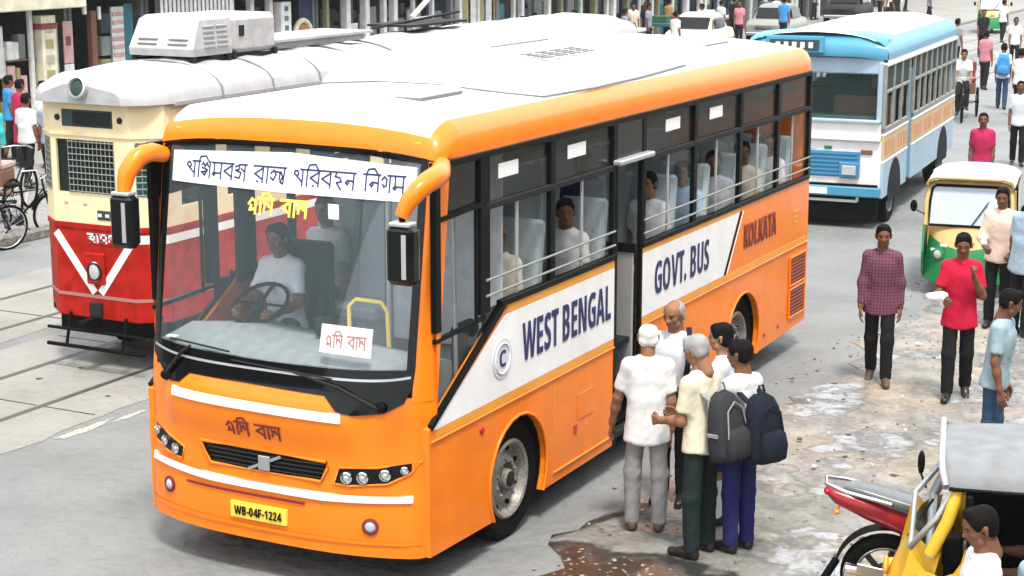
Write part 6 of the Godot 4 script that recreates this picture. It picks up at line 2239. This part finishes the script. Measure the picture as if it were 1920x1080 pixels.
# the sides of the street behind the viewer, which the glass and the paint mirror
func build_unseen_street() -> void:
	for q in [[-31, 4, "tall grey block on the far side, left of the frame", 12.0], [-31, -15, "cream block on the far side, left of the frame by the first shop", 10.0], [-31, 24, "dark block on the far side, behind the viewer", 13.0], [14, -6, "pale block on the near side, right of the viewer", 11.0], [14, -26, "brown block on the near side, right of the frame", 10.0], [14, -46, "white block on the near side, right of the frame", 12.0], [14, 16, "grey block on the near side, behind the viewer", 12.0]]:
		var b := thing("building", q[2], "building", Vector3(q[0], 0, q[1]))
		var h: float = q[3]
		bx("wall", Vector3(0, h / 2, 0), Vector3(10, h, 18.4), [M.shop_grey, M.shop_plaster, M.shop_dark, M.shop_cream][absi(int(q[1])) % 4], b)
		var s: float = -signf(q[0])
		for i in 4:
			for j in 3:
				var f := bx("window", Vector3(5.02 * s, 1.8 + j * 3.2, -6.6 + i * 4.4), Vector3(.08, 1.8, 2.0), M.wood_brown, b)
				bx("pane", Vector3(5.068 * s, 1.8 + j * 3.2, -6.6 + i * 4.4), Vector3(.012, 1.6, 1.8), M.black_gloss, f)
		bx("roof", Vector3(0, h + .1, 0), Vector3(10.4, .2, 18.5), M.shop_grey, b)


func build_vehicles() -> void:
	var ga := auto_rickshaw("green and yellow auto rickshaw with a white canopy facing the viewer, beside the blue bus", Vector3(-5.07, 0, -23.05), .16, M.white_canvas, M.auto_green, "auto rickshaws")
	ga.scale = Vector3.ONE * .93
	# plates and print on its nose
	auto_rickshaw("yellow auto rickshaw with a grey canopy seen from its side, at the lower right corner", Vector3(-1.73, 0, -10.62), deg_to_rad(-77), M.grey_canvas, M.auto_yellow, "auto rickshaws", false, M.alu, 1.08)
	auto_rickshaw("far off green auto rickshaw with a pale windscreen in the middle of the road", Vector3(-16.3, 0, -76), .2, M.white_canvas, M.auto_green, "auto rickshaws", true)
	build_motorcycle(Vector3(-2.98, 0, -11.42), .30)
	make_bicycle("bicycle", "black bicycle leaning at the kerb, its front wheel against the tram's edge", "bicycle", Vector3(-18.85, .0, -19.35), 1.28, M.black, "bicycles at the far kerb", .12)
	make_bicycle("bicycle", "grey bicycle at the far left edge, only its front wheel and bars in view", "bicycle", Vector3(-18.45, .0, -18.0), 1.35, M.dark_grey, "bicycles at the far kerb", .12)
	build_cycle_rickshaw("cycle rickshaw with a pink seat parked on the far pavement behind the bicycles", Vector3(-19.6, .12, -20.1), 1.9, M.shop_pink, "cycle rickshaws")
	build_cycle_rickshaw("cycle rickshaw ridden towards the viewer past the blue bus", Vector3(-9.98, 0, -43.3), -1.30, M.shop_red, "cycle rickshaws")
	var sc := ["white", "teal", "cream", "grey"]
	for i in 4:
		var st := thing("market_stall", "market stall with a %s counter, %s" % [sc[i], ["above the orange bus's roof unit", "left of the cream car", "beside the cream car", "behind the grey car"][i]], "stall", Vector3(-24.6, .12, [-55.5, -60.5, -65.0, -72.0][i]), .0, "market stalls before the far shops")
		bx("counter", Vector3(0, .85, 0), Vector3(1.1, .12, 2.4), [M.shop_white, M.shop_teal, M.shop_cream, M.shop_grey][i], st, .02)
		bx("apron", Vector3(.5, .5, 0), Vector3(.04, .6, 2.3), [M.shop_grey, M.shop_green, M.shop_dark, M.shop_navy][i], st)
		for k in 4:
			bx("leg", Vector3(.45 if k % 2 else -.45, .4, 1.1 if k < 2 else -1.1), Vector3(.06, .8, .06), M.wood_brown, st)
			bx("goods", Vector3(-.1, 1.0, -.9 + k * .6), Vector3(.6, .2 + .05 * k, .4), [M.shop_green, M.shop_white, M.shop_navy, M.shop_red][(k + i) % 4], st, .03)
	build_car("grey car with dark windows passing behind the blue bus roof", Vector3(-22.5, 0, -66), .1, M.post_grey)
	build_car("cream car parked in front of the shops, above the rear of the orange bus", Vector3(-22.8, 0, -58.5), .12, M.shop_cream)
	build_car("pale yellow taxi over the roof unit of the orange bus", Vector3(-23.5, 0, -52.2), .1, M.shop_yellow)
	build_car("dark car standing beyond the blue bus roof, rightmost of the cars", Vector3(-23.5, 0, -79), .1, M.dark_grey)


func build_people() -> void:
	var c := func(k: String, r: float, g: float, b: float): return cloth(k, lin(r, g, b))
	c.call("c_white", .70, .70, .70)
	c.call("c_white2", .66, .68, .72)
	c.call("c_beige", .66, .61, .47)
	c.call("c_grey", .27, .265, .26)
	c.call("c_black", .014, .014, .016)
	c.call("c_green_black", .016, .026, .026)
	c.call("c_navy", .022, .022, .11)
	c.call("c_maroon", .17, .075, .11)
	c.call("c_red", .50, .012, .045)
	c.call("c_pink", .52, .20, .24)
	c.call("c_peach", .70, .56, .46)
	c.call("c_sky", .36, .50, .62)
	c.call("c_sky2", .30, .40, .46)
	c.call("c_jeans", .035, .07, .13)
	c.call("c_cyan", .05, .42, .42)
	c.call("c_blue", .05, .25, .55)
	c.call("c_magenta", .42, .025, .09)
	c.call("c_tan", .40, .25, .10)
	c.call("c_greyblue", .26, .28, .36)
	c.call("c_bag", .012, .016, .026)
	c.call("c_greybag", .035, .036, .04)
	var plaid := Image.create(96, 96, false, Image.FORMAT_RGB8)
	for y in 96:
		for x in 96:
			var k := 1.0
			if x % 16 < 3 or y % 16 < 3:
				k = .74
			elif x % 16 == 9 or y % 16 == 9:
				k = 1.25
			plaid.set_pixel(x, y, Color(.62 * k, .60 * k, .62 * k))
	M.c_maroon.albedo_texture = ImageTexture.create_from_image(plaid)
	M.c_maroon.uv1_scale = Vector3.ONE * 5.0
	M.c_maroon.albedo_color = lin(.42, .17, .26)
	# --- group at the bus door ---
	person("white haired elderly person in white shirt and grey trousers, seen from behind", {"at": Vector3(-5.14, 0, -12.25), "yaw": -2.75, "h": 1.71, "cell": .015, "shirt": M.c_white, "pants": M.c_grey, "hair": "balding", "hair_mat": "hair_white", "skin": "skin_a", "hem": -.17, "wide": 1.06, "ua": [Vector3(.28, -1, .15), Vector3(-.1, -1, -.05)], "fa": [Vector3(.2, -1, .35), Vector3(-.02, -1, .2)], "th": [Vector3(.07, -1, .03), Vector3(-.07, -1, -.02)], "look": Vector2(0, .1), "shoe": "sandal"}, "people waiting at the bus door")
	person("grey haired person in white with a dark shoulder strap, facing the viewer at the door", {"at": Vector3(-5.22, 0, -13.0), "yaw": .05, "h": 1.74, "cell": .015, "shirt": M.c_white2, "pants": M.c_black, "hair": "balding", "hair_mat": "hair_grey", "skin": "skin_a", "look": Vector2(-.25, .22), "hem": -.12, "ua": [Vector3(.12, -1, .2), Vector3(-.14, -1, .1)], "fa": [Vector3(-.3, -.4, 1), Vector3(.2, -.5, 1)], "curl": [1, 1]}, "people waiting at the bus door")
	var bag := thing("shoulder_bag", "black shoulder bag with a strap across the grey haired person's white shirt", "bag", Vector3(-5.10, .98, -12.80), .2)
	obj("strap", B.new().bar(Vector3(.05, .10, .0), Vector3(.09, .30, .09), .045, .014, .003).bar(Vector3(.09, .30, .09), Vector3(.09, .50, .03), .045, .014, .003).bar(Vector3(.09, .50, .03), Vector3(.06, .56, -.10), .045, .014, .003), M.c_bag, bag)
	obj("pouch", B.new().box(Vector3(.0, -.02, .06), Vector3(.26, .22, .10), .03), M.c_bag, bag)
	person("person in a beige short sleeved shirt and dark trousers, looking down into cupped hands", {"at": Vector3(-4.55, 0, -11.92), "yaw": -1.85, "h": 1.74, "cell": .014, "shirt": M.c_beige, "pants": M.c_green_black, "hair_mat": "hair_grey", "skin": "skin_a", "look": Vector2(.1, .32), "lean": .06, "hem": -.08, "belly": .02, "ua": [Vector3(.12, -1, .18), Vector3(-.12, -1, .15)], "fa": [Vector3(-.25, -.15, 1), Vector3(.25, -.1, 1)], "curl": [1, 1], "th": [Vector3(.09, -1, 0), Vector3(-.09, -1, .05)]}, "people waiting at the bus door")
	backpack("dark grey backpack on the back of the person in the beige shirt", Vector3(-4.33, .92, -11.86), -1.85, M.c_greybag, M.c_grey, .06)
	person("schoolgirl in a white shirt and navy skirt, half hidden among those at the door", {"at": Vector3(-4.68, 0, -12.70), "yaw": -1.5, "h": 1.66, "cell": .016, "shirt": M.c_white2, "pants": M.c_navy, "hair": "braid", "skin": "skin_c", "skirt": true, "wide": .92, "look": Vector2(.2, .1)}, "people waiting at the bus door")
	person("schoolboy in a white shirt and navy blue trousers with a big black backpack", {"at": Vector3(-4.33, 0, -12.16), "yaw": -2.0, "h": 1.68, "cell": .014, "shirt": M.c_white, "pants": M.c_navy, "hair": "hair", "skin": "skin_b", "wide": .94, "look": Vector2(.35, .12), "ua": [Vector3(.1, -1, .25), Vector3(-.1, -1, .2)], "fa": [Vector3(-.1, -.5, 1), Vector3(.1, -.4, 1)], "curl": [1, 1]}, "people waiting at the bus door")
	backpack("large black and navy backpack on the schoolboy's back", Vector3(-4.12, .88, -12.06), -2.0, M.c_bag, M.c_bag)
	# white socks of the schoolgirl belong to her
	# --- walkers on the right ---
	person("person in a purple maroon long sleeved shirt and black trousers walking towards the viewer", {"at": Vector3(-4.75, 0, -17.55), "yaw": .22, "h": 1.71, "cell": .015, "shirt": M.c_maroon, "pants": M.c_black, "skin": "skin_b", "sleeve": "long", "hem": -.15, "look": Vector2(.1, .12), "ua": [Vector3(.16, -1, -.12), Vector3(-.16, -1, .10)], "fa": [Vector3(.05, -1, .1), Vector3(-.03, -1, .3)], "th": [Vector3(.02, -1, .22), Vector3(-.02, -1, -.12)], "sh": [Vector3(0, -1, .02), Vector3(0, -1, -.45)], "shoe": "sandal"}, "people walking along the near side")
	person("person in a red T-shirt eating from a white paper, walking towards the viewer", {"at": Vector3(-3.87, 0, -17.3), "yaw": .22, "h": 1.73, "cell": .015, "shirt": M.c_red, "pants": M.c_black, "skin": "skin_b", "hem": -.16, "look": Vector2(0, .28), "ua": [Vector3(.22, -1, .25), Vector3(-.26, -1, .25)], "fa": [Vector3(-.42, 1, .62), Vector3(.22, -.05, 1)], "curl": [1, 1], "th": [Vector3(.02, -1, -.1), Vector3(-.02, -1, .2)], "sh": [Vector3(0, -1, -.4), Vector3(0, -1, .0)]}, "people walking along the near side")
	var pp := thing("paper_packet", "crumpled white paper held by the person in the red T-shirt", "paper", Vector3(-4.02, 1.12, -16.93), .3)
	var pb := B.new()
	skin(pb, [[Vector3(-.07, 0, 0), Vector3(.06, .01, .02), .04, .045], [Vector3(.02, .0, .03), Vector3(.06, -.09, .03), .03, .02]], .012, .02, [], .02)
	obj("sheet", pb, M.paper, pp)
	person("person in a pale peach shirt standing in front of the green auto rickshaw", {"at": Vector3(-4.2, 0, -20.7), "yaw": .1, "h": 1.70, "shirt": M.c_peach, "pants": M.c_black, "skin": "skin_b", "sleeve": "long", "look": Vector2(.0, .2), "ua": [Vector3(.2, -1, .1), Vector3(-.25, -1, .2)], "fa": [Vector3(-.2, -.6, 1), Vector3(.3, -.3, 1)], "curl": [1, 1]}, "people walking along the near side")
	person("person in a light blue shirt at the right edge, behind the one in peach", {"at": Vector3(-3.85, 0, -20.35), "yaw": 2.6, "h": 1.74, "shirt": M.c_sky, "pants": M.c_black, "skin": "skin_b", "tilt": .1, "wide": 1.12, "hem": -.16}, "people walking along the near side")
	person("person in grey blue shirt and jeans, face turned away, by the near auto rickshaw", {"at": Vector3(-3.02, 0, -15.0), "yaw": 1.5, "h": 1.68, "cell": .015, "shirt": M.c_sky2, "pants": M.c_jeans, "skin": "skin_b", "look": Vector2(.4, .2), "lean": .1, "ua": [Vector3(.1, -1, .0), Vector3(-.16, -1, .1)], "fa": [Vector3(.0, -1, .25), Vector3(-.05, -1, .35)]}, "people walking along the near side")
	person("black haired person in white before the near auto rickshaw, cut by the lower edge", {"at": Vector3(-1.86, 0, -9.22), "yaw": -1.15, "h": 1.66, "cell": .014, "shirt": M.c_white, "pants": M.c_black, "skin": "skin_b", "look": Vector2(.1, .3)}, "people by the near auto rickshaw")
	person("person in a denim blue shirt at the lower right corner, beside the white shirted one", {"at": Vector3(-1.55, 0, -9.55), "yaw": -2.6, "h": 1.55, "cell": .016, "shirt": M.c_sky2, "pants": M.c_jeans, "skin": "skin_b", "sleeve": "long"}, "people by the near auto rickshaw")
	var sit := {"hip": .53, "th": [Vector3(.1, -.05, 1), Vector3(-.1, -.05, 1)], "sh": [Vector3(0, -1, .05), Vector3(0, -1, .05)], "flatfoot": true, "cell": .02, "pants": M.c_black}
	var seat := func(label: String, at: Vector3, yaw: float, d: Dictionary, group: String):
		var q := sit.duplicate()
		q.merge(d, true)
		q.at = at
		q.yaw = yaw
		return person(label, q, group)
	seat.call("person in a pink shirt at the handlebar of the near auto rickshaw", Vector3(-1.68, .16, -10.60), deg_to_rad(-77), {"shirt": M.c_pink, "skin": "skin_b", "ua": [Vector3(.2, -1, .5), Vector3(-.2, -1, .5)], "fa": [Vector3(0, .0, 1), Vector3(0, .0, 1)]}, "people by the near auto rickshaw")
	# --- aboard the orange bus ---
	var g := "people aboard the orange bus"
	seat.call("bus driver in a white shirt behind the steering wheel, seen through the windscreen", Vector3(-7.83, 1.12, -11.22), 0.0, {"shirt": M.c_white2, "skin": "skin_b", "cell": .016, "ua": [Vector3(.2, -1, .45), Vector3(-.25, -1, .5)], "fa": [Vector3(-.1, -.05, 1), Vector3(.15, -.05, 1)], "curl": [1, 1], "lean": .1, "h": 1.74}, g)
	seat.call("balding passenger in a cream shirt at the first window of the orange bus", Vector3(-6.29, 1.17, -11.92), 0.0, {"shirt": M.c_beige, "skin": "skin_b", "hair": "balding", "hair_mat": "hair_grey", "cell": .016, "look": Vector2(.8, .1)}, g)
	seat.call("dark haired passenger in a white shirt at the window just before the bus door", Vector3(-6.29, 1.17, -13.16), 0.0, {"shirt": M.c_white, "skin": "skin_b", "cell": .016, "look": Vector2(.5, .05)}, g)
	var k := 0
	for q in [[-14.95, "c_white", "first"], [-15.8, "c_sky", "second"], [-16.65, "c_white2", "third"], [-17.5, "c_beige", "fourth"], [-18.3, "c_white", "last"]]:
		seat.call("passenger in the %s seat behind the orange bus's door, in a %s shirt" % [q[2], {"c_white": "white", "c_sky": "light blue", "c_white2": "grey white", "c_beige": "cream"}[q[1]]], Vector3(-6.29, 1.17, q[0]), 0.0, {"shirt": M[q[1]], "skin": ["skin_a", "skin_b"][k % 2], "cell": .024, "look": Vector2(.2 * k, .05)}, g)
		k += 1
	for q in [[-12.3, "c_white2"], [-14.8, "c_white"], [-16.5, "c_sky"]]:
		seat.call("passenger on the far side of the orange bus aisle, in a %s shirt" % {"c_white2": "grey white", "c_white": "white", "c_sky": "light blue"}[q[1]], Vector3(-8.14, 1.17, q[0]), .0, {"shirt": M[q[1]], "cell": .026}, g)
	person("conductor in a navy shirt standing inside the open door of the orange bus", {"at": Vector3(-6.55, 1.13, -14.02), "yaw": .7, "h": 1.66, "cell": .02, "shirt": M.c_navy, "pants": M.c_jeans, "skin": "skin_b"}, g)
	seat.call("tram driver in a cyan shirt behind the wire guard of the tram", Vector3(-12.25, 1.02, -14.95), .1, {"shirt": M.c_cyan, "skin": "skin_b", "cell": .024}, "")
	# --- far pavement ---
	var far := "people on the far pavement"
	var walk := {"cell": .026, "pants": M.c_black, "th": [Vector3(.02, -1, .2), Vector3(-.02, -1, -.15)], "sh": [Vector3(0, -1, 0), Vector3(0, -1, -.3)]}
	var pl := func(label: String, x: float, z: float, yaw: float, shirt: String, d := {}, group := far, y := .12):
		var q := walk.duplicate()
		q.merge({"at": Vector3(x, y, z), "yaw": yaw, "shirt": M[shirt], "h": 1.68, "skin": "skin_b"}, true)
		q.merge(d, true)
		return person(label, q, group)
	pl.call("person in a cyan shirt at the left edge of the far pavement", -21.7, -22.55, 2.9, "c_cyan", {"sleeve": "long"})
	pl.call("person in a blue shirt behind the cyan shirted one at the left edge", -24.4, -25.75, 2.6, "c_blue")
	pl.call("person in a magenta red shirt walking by the cream pillar", -23.6, -25.2, 3.0, "c_magenta", {"hem": -.45})
	pl.call("person in a white shirt seen from behind, next to the magenta one", -21.6, -23.2, 3.2, "c_white", {"wide": 1.1})
	pl.call("person in a grey blue shirt between the white shirted one and the tram", -21.2, -23.35, -2.6, "c_greyblue")
	pl.call("dark haired person beyond the white shirted one, close to the tram's edge", -23.0, -25.2, .3, "c_white2")
	pl.call("person in white standing above the rear car of the tram", -26.6, -50.0, 3.0, "c_white", {"cell": .032})
	pl.call("person in a brown pink shirt by a white post, over the orange bus's roof", -25.6, -51.0, 2.5, "c_pink", {"cell": .032})
	pl.call("person in pale white right of the one in brown pink", -24.7, -51.8, .5, "c_white2", {"cell": .032})
	pl.call("person in a pale pink shirt by the taxi", -25.2, -58.2, .4, "c_peach", {"cell": .034})
	pl.call("person in a tan shirt standing before a blue shutter", -25.4, -62.0, 3.0, "c_tan", {"cell": .034})
	pl.call("person in white below the tan shirted one", -21.8, -53.8, 2.8, "c_white", {"cell": .032})
	pl.call("person in white and red beside the cream car", -23.3, -62.0, 2.8, "c_white2", {"cell": .034})
	pl.call("person in pink left of the blue bus roof", -22.5, -61.8, .2, "c_pink", {"cell": .034})
	pl.call("person in a blue shirt above the corner of the blue bus roof", -21.2, -63.0, 3.1, "c_blue", {"cell": .034, "h": 1.8})
	# --- the thick of the crowd before the shops: three figures and their copies ---
	rng.seed = 11
	for q in [["white", "c_white", 7], ["grey blue", "c_greyblue", 6], ["dark", "c_black", 6], ["pale pink", "c_peach", 4]]:
		var first: Node3D = null
		for i in q[2]:
			var zz := rng.randf_range(-45, -92)
			var at := Vector3(rng.randf_range(-25.6, -19.5 if zz < -70 else -22.5), .12, zz)
			if first == null:
				first = pl.call("distant pedestrian in %s clothes in the crowd before the far shops" % q[0], at.x, at.z, 2.5, q[1], {"cell": .036}, "crowd before the far shops")
			else:
				var o := first.duplicate()
				put(o, "person", self)
				o.position = at
				o.rotation.y = rng.randf() * TAU
	# --- in the road beyond ---
	var rd := "people in the road beyond the auto rickshaw"
	pl.call("person in a maroon shirt behind the white canopy of the green auto rickshaw", -6.25, -28.9, .2, "c_magenta", {"cell": .022}, rd, 0.0)
	pl.call("person in a pink shirt walking away by the far auto rickshaw", -10.95, -50.4, 3.0, "c_pink", {"cell": .03}, rd, 0.0)
	pl.call("person with a blue backpack walking away up the road", -9.4, -45.4, 3.3, "c_white2", {"cell": .028, "pants": M.c_jeans}, rd, 0.0)
	backpack("blue backpack on the person walking away up the road", Vector3(-9.36, .98, -45.2), 3.3, M.c_blue, M.c_blue)
	pl.call("person in white and black high at the right edge", -11.6, -57.6, .3, "c_white", {"cell": .034}, rd, 0.0)
	pl.call("person in white at the right edge beside the blue backpack", -8.65, -43.8, 3.0, "c_white", {"cell": .028}, rd, 0.0)
	pl.call("person in grey white shirt and black trousers at the right edge, nearest up the road", -6.88, -35.0, .2, "c_white2", {"cell": .024}, rd, 0.0)
	pl.call("person in dark clothes near the far auto rickshaw", -13.6, -62.0, .3, "c_black", {"cell": .034}, rd, 0.0)
	pl.call("person in red behind the cycle rickshaw rider", -11.2, -46.0, .3, "c_red", {"cell": .03}, rd, 0.0)
	for q in [["grey", "c_grey", -13.1, -56.0], ["blue", "c_sky2", -12.4, -66.0], ["white", "c_white2", -14.6, -70.0], ["tan", "c_tan", -10.2, -53.0], ["maroon", "c_magenta", -15.8, -84.0]]:
		pl.call("distant person in %s walking at the top right among those up the road" % q[0], q[2], q[3], 2.8, q[1], {"cell": .036}, rd, 0.0)
	seat.call("rider in a white shirt on the cycle rickshaw", Vector3(-9.74, .42, -42.5), .25, {"shirt": M.c_white, "cell": .028, "lean": .2, "th": [Vector3(.06, -.45, 1), Vector3(-.06, -.8, .7)], "ua": [Vector3(.15, -1, .6), Vector3(-.15, -1, .6)], "fa": [Vector3(0, -.4, 1), Vector3(0, -.4, 1)]}, rd)
